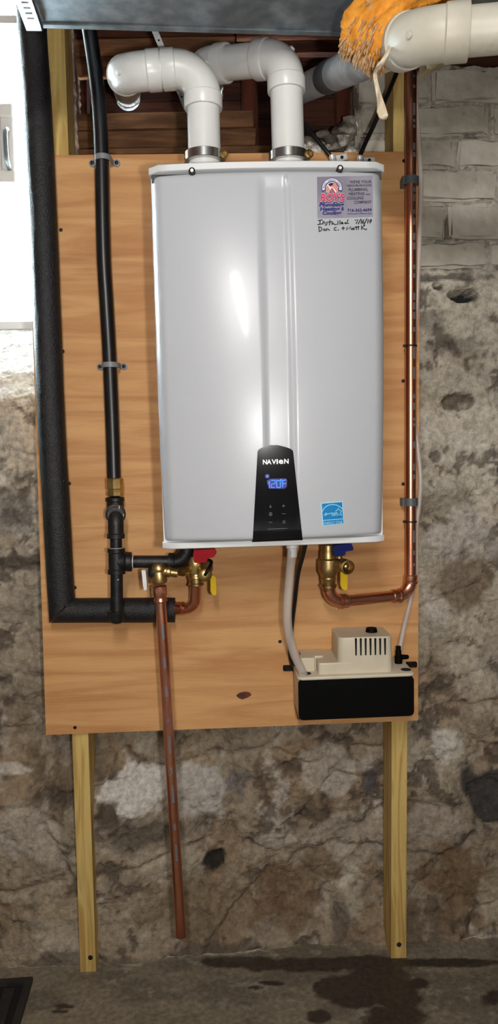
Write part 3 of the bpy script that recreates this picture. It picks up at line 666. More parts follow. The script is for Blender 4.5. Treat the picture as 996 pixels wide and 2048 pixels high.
for s, xa, xb, yb, sz in (("WE'RE YOUR", 175, 880, 280, 8), ('NEIGHBORHOOD', 90, 880, 385, 6), ('PLUMBING,', 145, 770, 525, 8.2), ('HEATING', 150, 650, 660, 8.2), ('AND', 690, 840, 650, 4), ('COOLING', 85, 620, 800, 8.2), ('COMPANY', 320, 880, 930, 8.2)):
    a = rz(xa, yb); text('slogan_lettering', s, a[0], a[1], sz, M['st_grey'], st, .0015, width=(xb-xa)*.06225, slope=-.02, bold=.025)
a = rz(105, 1190); text('phone_lettering', '716-362-4699', a[0], a[1], 8.2, M['st_navy'], st, .0015, width=48.5, slope=-.02, bold=.03)
a = rz(105, 1275); text('web_lettering', 'www.justCallRoys.com', a[0], a[1], 4.6, M['st_navy'], st, .0015, width=48.5, slope=-.02, bold=.01)
def hz(p): return (620+p[0]*.16064, 340+p[1]*.16055)
strokes('handwriting', [[(100, 630), (152, 623)], [(126, 628), (121, 676)], [(95, 681), (162, 670)], [(162, 640), (162, 674)], [(162, 654), (174, 644), (184, 652), (187, 676)],
    [(218, 648), (202, 655), (214, 668), (205, 684), (190, 692)], [(247, 625), (241, 688)], [(228, 652), (278, 645)], [(284, 660), (270, 664), (270, 678), (286, 674), (289, 660), (300, 680), (332, 678)],
    [(347, 635), (346, 680)], [(373, 630), (371, 677)], [(386, 668), (410, 658), (400, 648), (388, 656), (389, 673), (414, 670)], [(447, 655), (431, 660), (431, 673), (457, 666)], [(472, 620), (460, 665), (484, 668)],
    [(560, 627), (598, 620), (575, 668)], [(632, 612), (600, 674)], [(642, 622), (636, 670)], [(670, 620), (652, 650), (655, 668), (674, 660), (664, 648), (650, 656)], [(707, 608), (668, 692)], [(724, 618), (716, 664)],
    [(762, 618), (740, 626), (760, 645), (748, 664), (735, 650), (767, 627), (760, 615)],
    [(110, 710), (113, 767)], [(105, 708), (140, 718), (150, 738), (135, 758), (112, 768)], [(187, 735), (166, 742), (168, 757), (186, 749), (192, 757)], [(201, 735), (204, 757)], [(204, 746), (219, 733), (230, 742), (242, 752)],
    [(327, 715), (302, 724), (298, 748), (328, 752)], [(352, 748)], [(394, 728), (431, 724)], [(413, 708), (410, 747)], [(455, 747), (463, 710), (480, 737), (506, 705), (511, 744)],
    [(537, 722), (520, 735), (525, 746), (543, 738), (540, 722), (552, 744)], [(577, 705), (576, 744)], [(555, 716), (612, 707)], [(602, 702), (601, 744)], [(641, 695), (643, 744)], [(682, 692), (645, 718), (692, 746)], [(702, 738)]],
    1.85, M['ink'], wh, .0008, hz)
# efficiency sticker
def ez(p): return (635+p[0]*.06526, 995+p[1]*.06526)
es = sheet('efficiency_sticker', [ez(p) for p in ((95, 160), (765, 105), (812, 800), (150, 870))], M['es_light'], wh, .0008, label='small square blue efficiency sticker')
sheet('blue_field', [ez(p) for p in ((128, 190), (748, 140), (780, 640), (165, 690))], M['es_blue'], es, .0012)
sheet('blue_field', [ez(p) for p in ((170, 712), (788, 662), (796, 785), (178, 850))], M['es_blue'], es, .0012)
strokes('emblem_arc', [[ez(p) for p in ((140, 430), (190, 340), (260, 270), (360, 225), (470, 212), (580, 230), (680, 275), (765, 350))]], 1.5, M['es_light'], es, .0016)
strokes('emblem_star', [[ez(p) for p in ((550, 420), (600, 385), (640, 310), (665, 385), (745, 400), (700, 450), (735, 555), (655, 510), (590, 555), (600, 470))]], 1.3, M['es_light'], es, .0016)
strokes('emblem_script', [[ez(p) for p in ((205, 555), (230, 500), (270, 460), (250, 520), (230, 550), (290, 510), (310, 480), (320, 520), (350, 480), (370, 510), (400, 470), (430, 470), (420, 510), (450, 470), (470, 470), (440, 560))], [ez(p) for p in ((480, 480), (520, 460), (490, 560))], [ez(p) for p in ((525, 480), (580, 450), (520, 560))]], 1.2, M['es_light'], es, .0016)
a = ez((192, 835)); text('emblem_lettering', 'ENERGY STAR', a[0], a[1], 8.2, M['es_light'], es, .0016, width=37.5, slope=-.075, bold=.0)
# vent collars on top and pipe stubs below
def collar(cx, Y):
    b = P(cx, 336, Y); t = V(0, 0, 1); b.z = U(.5, 1, 0).z-.004
    part('vent_collar', MB().lathe(b, t, [(0, .043), (.008, .043), (.010, .039), (.036, .0385), (.038, .034)], 36), M['chassis'], wh)
VY = -.2
collar(409, VY); collar(577, VY)

# ================================================================ VENT PIPES
PR = .0325
def elb(name, A, B, D, R, parent, m, r=PR, sl=.022, prev=None):
    a = arc(A, B, D, R, 14); mb = MB().tube(a, r*1.10, 32, False)
    for p, d in ((a[0], (A-B).normalized()), (a[-1], (D-B).normalized())):
        mb.lathe(p, d, [(-.006, r*1.08), (-.003, r*1.17), (sl-.002, r*1.17), (sl, r*1.14), (sl, r*.9)], 32, False)
    o = part(name, mb, m, parent); n = ((A-B).normalized()+(D-B).normalized()).normalized(); mp = a[7]
    part('mould_nub', MB().lathe(mp-n*r*1.06, -n, [(0, .006), (.004, .0055), (.005, .003)], 12), m, o)
    return o
def vent(cx, top, lft, back_px, label, LY=VY):
    b = P(cx, 318, VY); A = b; B = P(*top, VY); D = P(*lft, LY); E = P(*back_px, .34)
    t = thing('vent_pipe', label, 'pipe', A, 'white vent pipes on top of the heater')
    part('pipe', MB().tube([A-V(0, 0, .02), B+(A-B).normalized()*.05], PR, 32), M['pvc'], t)
    elb('elbow', A, B, D, .055, t, M['pvc'])
    part('pipe', MB().tube([B+(D-B).normalized()*.05, D+(B-D).normalized()*.05], PR, 32), M['pvc'], t)
    elb('elbow', B, D, E, .052, t, M['pvc'])
    part('pipe', MB().tube([D+(E-D).normalized()*.05, E], PR, 32), M['pvc'], t)
    c = P(cx, 318, VY); bandr = .0405
    o = part('band_clamp', MB().lathe(c-V(0, 0, .008), (0, 0, 1), [(0, bandr-.001), (.001, bandr), (.017, bandr), (.018, bandr-.001)], 40), M['steel'], t, 'stainless band clamp')
    s = c+V(bandr-.003, -.016, .001); part('clamp_screw', MB().lathe(s, (.25, -1, 0), [(-.012, .008), (.008, .0085), (.010, .006), (.006, .005), (.006, .0)], 14, False), M['brass'], o)
    part('clamp_housing', MB().rbox(s+V(-.002, .012, 0), (.014, .012, .014), .002, 1), M['steel'], o)
    return t
vent(409, (405, 134), (250, 145), (256, 197), 'white vent pipe with elbows starting beside the smooth unprinted end of the heater top')
vent(577, (571, 115), (416, 130), (422, 194), 'white vent pipe with elbows rising on the cable-clamp side of the heater top', -.10)

# ================================================================ OLD DIAGONAL PIPE
A = P(592, 184, .14); B = P(838, 72, -.58); D = P(1200, 40, -.64)
t = thing('drain_pipe', 'old grey-blue plastic pipe running diagonally to a cream elbow under the insulation', 'pipe', A)
dirn = (B-A).normalized(); Lp = (B-A).length
def on(k): return A+dirn*Lp*k
def kx(px):                                                     # parameter where the axis crosses photo column px
    lo_, hi_ = 0, 1
    for _ in range(40):
        m_ = (lo_+hi_)/2; p = on(m_); x = pix(np.array(p.x), np.array(p.y), np.array(p.z))[0]
        if x < px: lo_ = m_
        else: hi_ = m_
    return lo_
k1, k2 = kx(655), kx(672)
part('pipe', MB().tube([on(0), on(k1)], .0300, 32), M['pvc_print'], t, 'pale pipe with blue print')
part('pipe', MB().tube([on(k2), on(.96)], .0312, 32), M['pvc_blue'], t, 'blue-grey weathered pipe')
part('coupling_band', MB().tube([on(k1-.01), on(k1), on(k2), on(k2+.01)], [.0305, .0322, .0322, .0308], 32), M['clamp_dark'], t, 'dark grey sleeve')
elb('elbow', A, B, D, .062, t, M['pvc_old'], r=.0345, sl=.03)
part('pipe', MB().tube([B+(D-B).normalized()*.07, D], .0335, 32), M['pvc_old'], t)

# ================================================================ DUCT AND HANGERS
e0 = P(85, 53, -.30); zd = e0.z
def onz(px, py): return PZ(px, py, zd)
e1 = onz(690, 70); dv = (e1-e0).normalized(); nrm = V(dv.y, -dv.x, 0).normalized()
if nrm.y > 0: nrm = -nrm
e2 = e0+dv*1.9; dep = .62; hh = .24
du = thing('sheet_metal_duct', 'galvanized sheet metal duct running overhead across the heater', 'duct', e0)
bot = [e0, e2, e2+nrm*dep, e0+nrm*dep]
part('duct_body', MB().prism(bot, [p+V(0, 0, hh) for p in bot]), M['galv'], du)
part('seam', MB().prism([e0+V(0, 0, -.0), e2, e2+nrm*.012, e0+nrm*.012], [p+V(0, 0, -.003) for p in (e0, e2, e2+nrm*.012, e0+nrm*.012)]), M['galv'], du)
# slotted angle along the duct's end
za = zd-.012; p0 = PZ(70, 62, za); ax = V(nrm.x, nrm.y, 0); sd = -dv; wid = .030; Ls = .62
ang = thing('slotted_angle', 'pale slotted metal angle hanging at the end of the duct', 'angle iron', p0)
mb = MB(); s0 = p0-sd*(wid/2)
def sp_(a, b, z=0): return s0+ax*a+sd*b+V(0, 0, z)
n = int(Ls/.0155)
for k in range(n):
    a0, a1 = k*.0155, (k+1)*.0155; h0, h1 = a0+.0055, a0+.0100
    rects = [(a0, h0, 0, wid), (h1, a1, 0, wid), (h0, h1, 0, .009), (h0, h1, .021, wid)] if k > 1 else [(a0, a1, 0, wid)]
    for r0, r1, c0, c1 in rects: mb.prism([sp_(r0, c0), sp_(r1, c0), sp_(r1, c1), sp_(r0, c1)], [sp_(r0, c0, .002), sp_(r1, c0, .002), sp_(r1, c1, .002), sp_(r0, c1, .002)])
part('slotted_flange', mb, M['strip'], ang)
part('side_flange', MB().prism([sp_(0, 0), sp_(Ls, 0), sp_(Ls, .002), sp_(0, .002)], [sp_(0, 0, .011), sp_(Ls, 0, .011), sp_(Ls, .002, .011), sp_(0, .002, .011)]), M['galv'], ang)
# plastic hanger strap
hs = MB(); ha, hbm = P(303, 45, -.04), P(373, 216, .02); d = (hbm-ha).normalized(); sN = V(d.z, 0, -d.x).normalized(); wd = .0065
hs.prism([ha-sN*wd, ha+sN*wd, hbm+sN*wd, hbm-sN*wd], [p+V(0, .003, 0) for p in (ha-sN*wd, ha+sN*wd, hbm+sN*wd, hbm-sN*wd)])
hst = thing('hanger_strap', 'thin pale perforated hanger strap slanting behind the vent pipe', 'strap', hbm)
part('band', hs, M['strip'], hst)
for k in range(9):
    c = ha+d*(.012+k*.0235); part('hole_shade', MB().lathe(c-V(0, .0006, 0), (0, 1, 0), [(0, .0022), (.001, .0022)], 10), M['dark_gap'], hst)  # black discs on the solid band, painted shade of the perforations

# ================================================================ INSULATION, SCRAPS
ins = thing('insulation_batt', 'torn orange fibreglass batt flopped over the diagonal pipe', 'insulation', P(720, 132, -.5))
path = smooth([P(905, -42, -.49), P(850, -10, -.49), P(800, 20, -.50), P(757, 55, -.50), P(735, 92, -.49), P(722, 118, -.48)], 9)
rad = np.interp(np.linspace(0, 1, len(path)), [0, .3, .55, .75, .92, 1], [.031, .036, .043, .046, .036, .017])
rr_ = random.Random(5); ph = [rr_.uniform(0, 6) for _ in range(9)]
def wob(i, k):
    a = 2*math.pi*k/48; return 1+.12*math.sin(3*a+ph[0]+i*.12)+.10*math.sin(7*a+ph[1]+i*.1)+.06*math.sin(13*a+ph[2]-i*.2)+rr_.uniform(-.05, .05)
part('fibre_body', MB().tube(path, [float(x) for x in rad], 48, True, wob), M['fibre'], ins, 'orange glass fibre', ang=80)
fbm_ = MB()
for k in range(520):                                           # frayed end
    a = rr_.uniform(0, 2*math.pi); i = min(len(path)-3, int(len(path)*(.5+.5*rr_.random()**.6))); c = path[i]; tdir = (path[i+1]-path[i-1]).normalized()
    n1 = tdir.cross(V(0, 1, 0)).normalized(); n2 = tdir.cross(n1); o = n1*math.cos(a)+n2*math.sin(a); s = c+o*float(rad[i])*.93
    g1 = s+(tdir*rr_.uniform(.003, .012)+o*rr_.uniform(.001, .005)); g2 = g1+tdir*rr_.uniform(.0, .007)+o*rr_.uniform(-.004, .004)+V(0, 0, -rr_.uniform(0, .008))
    fbm_.tube([s, g1, g2], [.0018, .0014, .0006], 4, False)
part('frayed_fibres', fbm_, M['fibre_pale'], ins, 'pale frayed fibre ends', kind='stuff')
pa = [(796, 66, -.548, 4), (786, 84, -.555, 4), (773, 108, -.556, 4), (762, 127, -.556, 4), (753, 138, -.555, 4), (750, 150, -.55, 4), (754, 172, -.548, 5), (759, 195, -.546, 6), (763, 212, -.545, 9), (765, 226, -.545, 12), (766, 236, -.545, 8)]
rows_ = []
for i, (x, y, Y) in enumerate(smooth([V(a, b, c) for a, b, c, _ in pa], 3)):
    ww = 1.9*np.interp(i/(3*(len(pa)-1)), np.linspace(0, 1, len(pa)), [p[3] for p in pa])
    rows_.append([P(x+ww*k*.5, y+ww*k*.12+1.5*math.sin(i*.7+k*2), Y+.004*math.sin(i*.6+k*1.8)-.002*abs(k)) for k in (-1, -.5, 0, .5, 1)])
b2 = [[p+V(.0005, .0035, 0) for p in r] for r in rows_]
mb = MB().grid(rows_); mb.grid(b2); part('paper_facing', mb, M['paper'], ins, 'strip of cream paper facing hanging down', ang=60)
sc_ = [(852, 112), (872, 104), (905, 102), (934, 100), (936, 108), (915, 114), (895, 122), (876, 130), (862, 139), (853, 137)]
mb = MB(); fr_ = [P(a, b, -.30+.0008*(a-852)) for a, b in sc_]; mid_ = [p+(sum(fr_, V(0, 0, 0))/len(fr_)-p)*.2+V(0, -.012, 0) for p in fr_]
mb.prism(fr_, [p+V(0, .05, .01) for p in fr_]); mb.prism(mid_, fr_)
solo('foam_scrap', mb, M['cream_foam'], 'cream scrap of foam tucked under the old pipe elbow', 'foam scrap', ang=50)

# ================================================================ HOT WATER: FOAM SLEEVE PIPE
hw = thing('insulated_pipe', 'black foam-wrapped hot water pipe running down the plywood edge', 'pipe', P(124, 1245, -.035))
FR = .0305; FY_ = -.034
vp = smooth([P(60, -20, -.05), P(63, 40, -.045), P(71, 150, FY_), P(76, 230, FY_), P(85, 410, FY_), P(94.5, 640, FY_), P(103, 850, FY_), P(112, 1000, FY_), P(120, 1150, FY_), P(124.5, 1221, FY_)], 5)
rf = random.Random(2)
cor = vp[-1]; hp1 = P(350, 1220, FY_)
hd = (hp1-cor).normalized(); vd = (cor-vp[-2]).normalized()
def mitre(pth, nrm_, cpt, r, seg=32):                           # tube whose last ring lies on a plane
    mb = MB().tube(pth, r, seg, True, lambda i, k: 1+rf.uniform(-.012, .012)); n_ = len(pth); d_ = (pth[-1]-pth[-2]).normalized()
    for k in range(seg):
        v = mb.v[(n_-1)*seg+k]; s_ = (cpt-v).dot(nrm_)/d_.dot(nrm_); mb.v[(n_-1)*seg+k] = v+d_*s_
    return mb
mn = (vd+hd).normalized()
part('foam_sleeve', mitre(vp[:-1]+[cor-vd*.002], mn, cor-vd*.002, FR), M['foam'], hw)
hpath = [hp1-hd*(hp1-cor).length*k/12 for k in range(12)]+[cor+hd*.002]
part('foam_sleeve', mitre(hpath, mn, cor+hd*.002, .0285), M['foam'], hw)
VH = P(393, 1150, -.085); cB = P(391, 1217, -.06); cE = P(340, 1218.5, FY_)
part('copper_elbow', MB().tube(fil([VH, cB, cE], .035, 10), .0128, 22), M['copper'], hw, 'bare copper elbow')
fr = MB()
for px, py in ((362, 1217),): 
    c = P(px, py, -.05); fr.lathe(c, cE-cB, [(-.008, .0132), (-.006, .0155), (-.002, .0142), (.002, .0155), (.006, .0142), (.010, .0155), (.013, .0132)], 22)
part('press_ring', fr, M['copper'], hw)

# ================================================================ FLEXIBLE GAS LINE
gas = thing('gas_line', 'glossy black flexible gas line curving down the plywood with black iron fittings', 'gas pipe', P(231, 1248, -.08))
GY = -.028
gp = smooth([P(166, -10, -.05), P(178, 55, -.04), P(191.5, 150, GY), P(199, 225, GY), P(203, 310, GY), P(207, 500, GY), P(212.5, 600, GY), P(219, 715, GY), P(224.5, 850, GY), P(228, 962, GY)], 6)
part('flexible_pipe', MB().tube(gp, .0160, 24), M['flex'], gas)
g0 = P(228.5, 956, GY); dn = (P(230, 1000, GY)-P(228.5, 956, GY)).normalized()
part('brass_fitting', MB().lathe(g0, dn, [(0, .0185), (.002, .0205), (.024, .0205), (.026, .018), (.029, .0185), (.031, .0195), (.040, .0195), (.041, .016)], 8), M['brass'], gas, 'brass hex flare fitting', ang=20)
g1 = P(230, 996, GY)
part('coupling', MB().lathe(g1, dn, [(-.002, .019), (0, .0215), (.007, .0215), (.009, .0195), (.03, .0195), (.034, .021), (.038, .019)], 26), M['iron'], gas)
GF = -.098
# elbow turning out of the wall, then street elbow turning down
c1 = P(230.5, 1023, GY); c2 = P(231.5, 1031, GF)
part('elbow', MB().tube(fil([g1+dn*.02, c1, c2], .02, 8), .0185, 24).lathe((c1*.45+c2*.55), c2-c1, [(0, .018), (.002, .0225), (.012, .0225), (.014, .018)], 24), M['iron'], gas)
c3 = P(232, 1076, GF)
part('elbow', MB().tube(fil([c1*.5+c2*.5, c2, c3], .024, 10), .0172, 24).lathe(c3, c2-c3, [(-.001, .017), (0, .0195), (.009, .0195), (.011, .017)], 24), M['iron'], gas)
c4 = P(232.5, 1097, GF); part('nipple', MB().tube([c3+V(0, 0, .01), c4-V(0, 0, .01)], .0132, 20), M['iron'], gas)
tc_ = P(233, 1124, GF); tb = P(233.5, 1152, GF); tr_ = P(263, 1123.5, GF)
te = MB().lathe(c4, tb-c4, [(-.001, .016), (0, .0195), (.008, .0195), (.010, .0175), (.045, .0175), (.047, .0195), (.056, .0195), (.057, .016)], 26)
te.lathe(tc_, tr_-tc_, [(0, .0172), (.016, .0172), (.021, .0185), (.023, .0215), (.033, .0215), (.034, .016)], 26)
part('tee', te, M['iron'], gas)
nb = P(234, 1235, GF); part('nipple', MB().tube([tb-V(0, 0, -.01), nb], .0138, 20), M['iron'], gas)
capd = (nb-tb).normalized(); cp = P(233.5, 1222, GF)
part('end_cap', MB().lathe(cp, capd, [(-.001, .014), (0, .0185), (.006, .0185), (.008, .0172), (.018, .0172), (.024, .0145), (.0275, .009), (.0285, 0.0005)], 24), M['iron'], gas)
hx0 = P(260, 1123.5, GF); hx1 = P(344, 1123.5, GF); ec = P(373, 1123, GF); eu = P(374, 1080, GF)
part('nipple', MB().tube([hx0, hx1], .0138, 20), M['iron'], gas)
part('elbow', MB().tube(fil([hx1-V(.008, 0, 0), ec, eu], .030, 10), .0172, 24).lathe(hx1, hx1-hx0, [(-.008, .016), (-.007, .0198), (.004, .0198), (.006, .017)], 24), M['iron'], gas)
for px, py, ww, hh_ in ((236, 1160, 2.5, 3), (238, 1015, 2, 7), (247, 1030, 1.5, 5)):
    pp = P(px, py, GF-.021); part('paint_smear', MB().rbox(pp+V(0, .003, 0), (ww*.001, .002, hh_*.001), .0005, 1), M['scrape'], gas)
# joint compound rings
for c, d_, r_ in ((c4, c3-c4, .0148), (hx0+V(.006, 0, 0), hx1-hx0, .0150), (nb*.1+cp*.9, tb-nb, .0150)):
    part('thread_seal', MB().lathe(c, d_, [(0, r_), (.0018, r_)], 22), M['scrape'], gas)
# gas line clamps
def pipe_clamp(px, py, label, r=.0172):
    t = thing('pipe_clamp', label, 'clamp', P(px, py, 0), 'grey clamps on the gas line')
    c = P(px, py, GY); mb = MB(); hgt = .0115
    prof = [(-.032, -.002), (-.0205, -.002)]+[(-r*1.08*math.cos(a), GY-r*1.08*math.sin(a)) for a in [math.pi*k/14 for k in range(15)]]+[(.0205, -.002), (.032, -.002)]
    rws = []
    for z in (-hgt/2, hgt/2): rws.append([V(c.x+a, b, c.z+z) for a, b in prof])
    inner = [(a*(.9 if abs(a) < .02 else 1), b+(.0022 if abs(a) >= .02 else .0022)) for a, b in prof]
    rws = rws+[[V(c.x+a, b, c.z+hgt/2) for a, b in inner], [V(c.x+a, b, c.z-hgt/2) for a, b in inner]]
    rws.append(rws[0]); part('saddle', mb.grid(rws), M['clamp_grey'], t)
    for s in (-1, 1):
        e = V(c.x+s*.027, -.002, c.z); o = part('ear', MB().lathe(e, (0, -1, 0), [(-.0012, .0078), (.0012, .0078), (.002, .0065)], 18), M['clamp_grey'], t)
        part('screw', MB().lathe(e, (0, -1, 0), [(.001, .0042), (.0045, .0042), (.0055, .0022)], 12), M['screw'], o)
pipe_clamp(205.5, 317.5, 'grey plastic clamp holding the gas line near the top edge of the plywood'); pipe_clamp(221, 730.5, 'grey plastic clamp holding the gas line halfway down the plywood')

# ================================================================ RELIEF VALVE AND DISCHARGE PIPE
RY = -.125
rv = thing('relief_valve', 'brass pressure relief valve with chrome lever beside the red-handled valve', 'valve', P(316, 1170, RY))
r0 = P(317, 1134, RY); r1 = P(320, 1176, RY); dd = (r1-r0).normalized()
mb = MB().lathe(r0, dd, [(-.006, .012), (0, .0165), (.008, .0165), (.010, .015), (.018, .0165), (.030, .0175), (.034, .0165), (.036, .013)], 24)
mb.lathe(P(322, 1141, RY), P(352, 1146, RY)-P(322, 1141, RY), [(0, .010), (.012, .010), (.014, .0125), (.020, .0125), (.022, .010), (.036, .010)], 20)
part('body', mb, M['bronze'], rv)
part('inlet_nut', MB().lathe(P(346, 1145, RY), (1, 0, -.1), [(0, .009), (.002, .010), (.009, .010), (.011, .008)], 8), M['steel'], rv)
b0 = P(306, 1143, RY); part('bonnet', MB().lathe(P(310, 1144, RY), (-1, 0, 0), [(0, .014), (.008, .0135), (.012, .011), (.014, .008)], 22), M['iron'], rv)
lv = [P(284, 1139, RY), P(292, 1139, RY), P(294, 1158, RY), P(295, 1176, RY), P(290, 1180, RY), P(287, 1170, RY)]
part('lever', MB().prism([p+V(0, -.011, 0) for p in lv], [p+V(0, .011, 0) for p in lv]), M['zinc'], rv, 'chrome test lever')
dp = thing('discharge_pipe', 'long copper discharge pipe hanging down from the relief valve', 'pipe', P(363, 1872, -.10))
da, db = P(319.5, 1174, RY), P(362, 1872, -.105)
part('pipe', MB().tube([da+(db-da)*k/10 for k in range(11)], .0118, 24), M['copper'], dp)
dz_ = (db-da).normalized()
part('solder_cup', MB().lathe(da, dz_, [(-.004, .0125), (-.002, .0148), (.018, .0148), (.020, .0135), (.026, .0135), (.028, .0152), (.031, .0152), (.033, .0125)], 24), M['copper'], dp)
for k, (a, b) in enumerate([(.10, .14), (.19, .22), (.27, .30), (.36, .37), (.41, .46), (.5, .52), (.55, .6), (.66, .68), (.72, .77)]):
    mb = MB(); rows_ = []
    for s_ in (a, b):
        c = da+(db-da)*s_; rows_.append([c+V(math.sin(th)*.01195, -math.cos(th)*.01195, 0) for th in (-.05, .1, .25, .4)])
    part('print_mark', mb.grid(rows_), M['copper_mark'], dp)

# ================================================================ SERVICE VALVES
def nubs(mb, c, d, r): return mb.lathe(c, d, [(0, r*.8), (.001, r), (.012, r), (.013, r*.8)], 20)
VYh = -.09
hv = thing('service_valve', 'brass service valve with red handle and yellow drain lever under the heater', 'valve', P(392, 1175, VYh))
b0 = P(388, 1092, VYh); b1 = P(393, 1172, VYh); bd = (b1-b0).normalized()
mb = MB().lathe(b0, bd, [(0, .014), (.02, .014), (.022, .019), (.036, .0215), (.052, .0205), (.060, .016), (.066, .0165), (.068, .018), (.071, .018), (.073, .0155), (.082, .0155), (.084, .0175), (.088, .0175), (.090, .0135)], 26)
mb.lathe(P(386, 1136, VYh), P(356, 1146, RY)-P(386, 1136, VYh), [(0, .011), (.035, .011)], 18)
mb.lathe(P(396, 1134, VYh), V(.6, -.8, .05), [(0, .012), (.03, .012), (.034, .0165)], 20)
part('body', mb, M['brass'], hv)
cc = P(410, 1149, VYh-.035); part('drain_cap', MB().lathe(cc, V(.12, -1, .05), [(-.012, .014), (-.004, .0150), (.004, .0150), (.006, .013), (.007, .004), (.010, .0035), (.010, 0)], 24, False), M['brass'], hv, 'round brass drain cap')
part('cap_strap', MB().tube(smooth([cc+V(0, -.012, 0), cc+V(.006, -.014, .010), P(419, 1135, VYh-.045), P(423, 1124, VYh-.035), P(417, 1120, VYh-.02)], 5), .0036, 8), M['black_plastic'], hv, 'black rubber cap strap')
rh = [(388, 1100), (429, 1098), (433, 1106), (428, 1114), (416, 1117), (412, 1125), (390, 1126), (386, 1114)]
fr_ = [P(a, b, VYh-.04) for a, b in rh]; part('red_handle', MB().prism(fr_, [p+V(0, .022, 0) for p in fr_]), M['red_handle'], hv, 'red tee handle')
yh = [(420, 1152), (427, 1150), (432, 1156), (433, 1186), (431, 1191), (424, 1189), (421, 1182), (421, 1162)]
fr_ = [P(a, b, VYh-.03) for a, b in yh]; part('yellow_lever', MB().prism(fr_, [p+V(0, .010, 0) for p in fr_]), M['yellow_handle'], hv, 'yellow drain lever')
# cold side
CY = -.085
cv = thing('service_valve', 'brass service valve with blue handle and yellow drain lever under the heater', 'valve', P(655, 1175, CY))
b0 = P(656, 1090, CY); b1 = P(657, 1180, CY); bd = (b1-b0).normalized()
mb = MB().lathe(b0, bd, [(0, .016), (.012, .016), (.015, .0175), (.030, .0175), (.033, .0225), (.050, .0230), (.060, .0225), (.066, .019), (.072, .0165), (.076, .018), (.079, .0165), (.088, .016), (.090, .019), (.094, .019), (.096, .0155), (.104, .0145)], 28)
mb.lathe(P(660, 1128, CY), V(.75, -.65, .0), [(0, .016), (.03, .014), (.044, .013)], 22)
mb.lathe(P(678, 1112, CY-.01), V(.1, 0, -1), [(0, .008), (.02, .008)], 16)
part('body', mb, M['bronze'], cv)
cc = P(694, 1134, CY-.035); part('hose_outlet', MB().lathe(cc, V(.28, -.95, -.08), [(-.026, .0135), (-.018, .0155), (0, .0162), (.004, .0162), (.005, .0125), (-.008, .0115), (-.009, .0)], 26, False), M['bronze'], cv, 'open threaded drain outlet')
part('outlet_stem', MB().lathe(cc, V(.28, -.95, -.08), [(-.009, .006), (.000, .006), (.002, .003)], 12), M['brass'], cv)
bh = [(669, 1091), (703, 1087), (707, 1096), (706, 1101), (692, 1103), (690, 1111), (672, 1113), (666, 1104)]
fr_ = [P(a, b, CY-.035) for a, b in bh]; part('blue_handle', MB().prism(fr_, [p+V(0, .022, 0) for p in fr_]), M['blue_handle'], cv, 'blue tee handle')
yh = [(681, 1144), (695, 1144), (695, 1178), (691, 1181), (684, 1178), (681, 1170)]
fr_ = [P(a, b, CY-.03) for a, b in yh]; part('yellow_lever', MB().prism(fr_, [p+V(0, .010, 0) for p in fr_]), M['yellow_handle'], cv, 'yellow drain lever')

# ================================================================ COLD WATER COPPER PIPE
cw = thing('copper_pipe', 'copper cold water pipe running up the bare plywood edge to the joists', 'pipe', P(822, 1200, -.03))
KY = -.026; KR = .0130
k0 = P(657, 1172, CY); k1_ = P(657, 1206, CY); k2_ = P(821, 1189, KY); k3 = P(821, 60, KY); k3 = P(822, -30, KY)
ea = arc(k0, k1_, k2_, .036, 10); eb = arc(k1_, k2_, k3, .036, 10)
part('elbow', MB().tube([k0]+ea, .0150, 24), M['copper'], cw); part('elbow', MB().tube(eb, .0150, 24), M['copper'], cw)
part('pipe', MB().tube([ea[-1], eb[0]], KR*.97, 24), M['copper'], cw)
vpp = [eb[-1]+(k3-eb[-1])*k/14 for k in range(15)]; part('pipe', MB().tube(vpp, KR, 26), M['copper'], cw)
ringprof = [(-.010, .0142), (-.008, .0172), (-.004, .0172), (-.002, .0152), (.004, .0160), (.010, .0160), (.012, .0140)]
for c, d_ in ((ea[-1], k2_-k1_), (eb[0], k1_-k2_), (eb[-1], k3-k2_), (ea[0]+V(0, 0, .006), k0-k1_)):
    part('press_ring', MB().lathe(c, d_, ringprof, 24), M['copper'], cw)
def mark(a, b, th0=.15, th1=.6):
    rows_ = []
    for y in (a, b):
        c = P(821.5, y, KY); rows_.append([c+V(math.sin(th)*KR*1.012, -math.cos(th)*KR*1.012, 0) for th in np.linspace(th0, th1, 5)])
    part('print_mark', MB().grid(rows_), M['copper_mark'], cw)
rm = random.Random(4); y = 150
while y < 1130:
    L_ = rm.choice((6, 9, 14, 24)); 
    if not (340 < y+L_ < 385 or 980 < y+L_ < 1050): mark(y, y+L_)
    y += L_+rm.choice((5, 8, 16, 30))
def c_clamp(px, py, label):
    t = thing('pipe_clamp', label, 'clamp', P(px, py, 0), 'grey clips on the copper pipe'); c = P(px, py, KY); hgt = .018; R_ = KR*1.12
    prof = [(-.0185, -.001), (-.0185, KY-.004), (-R_, KY-.006)]+[(-R_*math.cos(a), KY-R_*math.sin(a)-.001) for a in [math.pi*k/12 for k in range(13)]]+[(R_, KY-.006), (.0175, KY-.004), (.0175, -.001)]
    rws = [[V(c.x+a, b, c.z+z) for a, b in prof] for z in (-hgt/2, hgt/2)]
    inn = [[V(c.x+a*.86, min(-.0005, b+.0025), c.z+z) for a, b in prof] for z in (hgt/2, -hgt/2)]
    part('saddle', MB().grid(rws+inn+[rws[0]]), M['clamp_dark'], t); part('foot', MB().rbox((c.x, -.0035, c.z), (.034, .006, hgt), .001, 1), M['clamp_dark'], t)
c_clamp(821.5, 362, 'dark grey clip on the copper pipe level with the company sticker'); c_clamp(820.5, 1004, 'dark grey clip on the copper pipe level with the blue sticker')
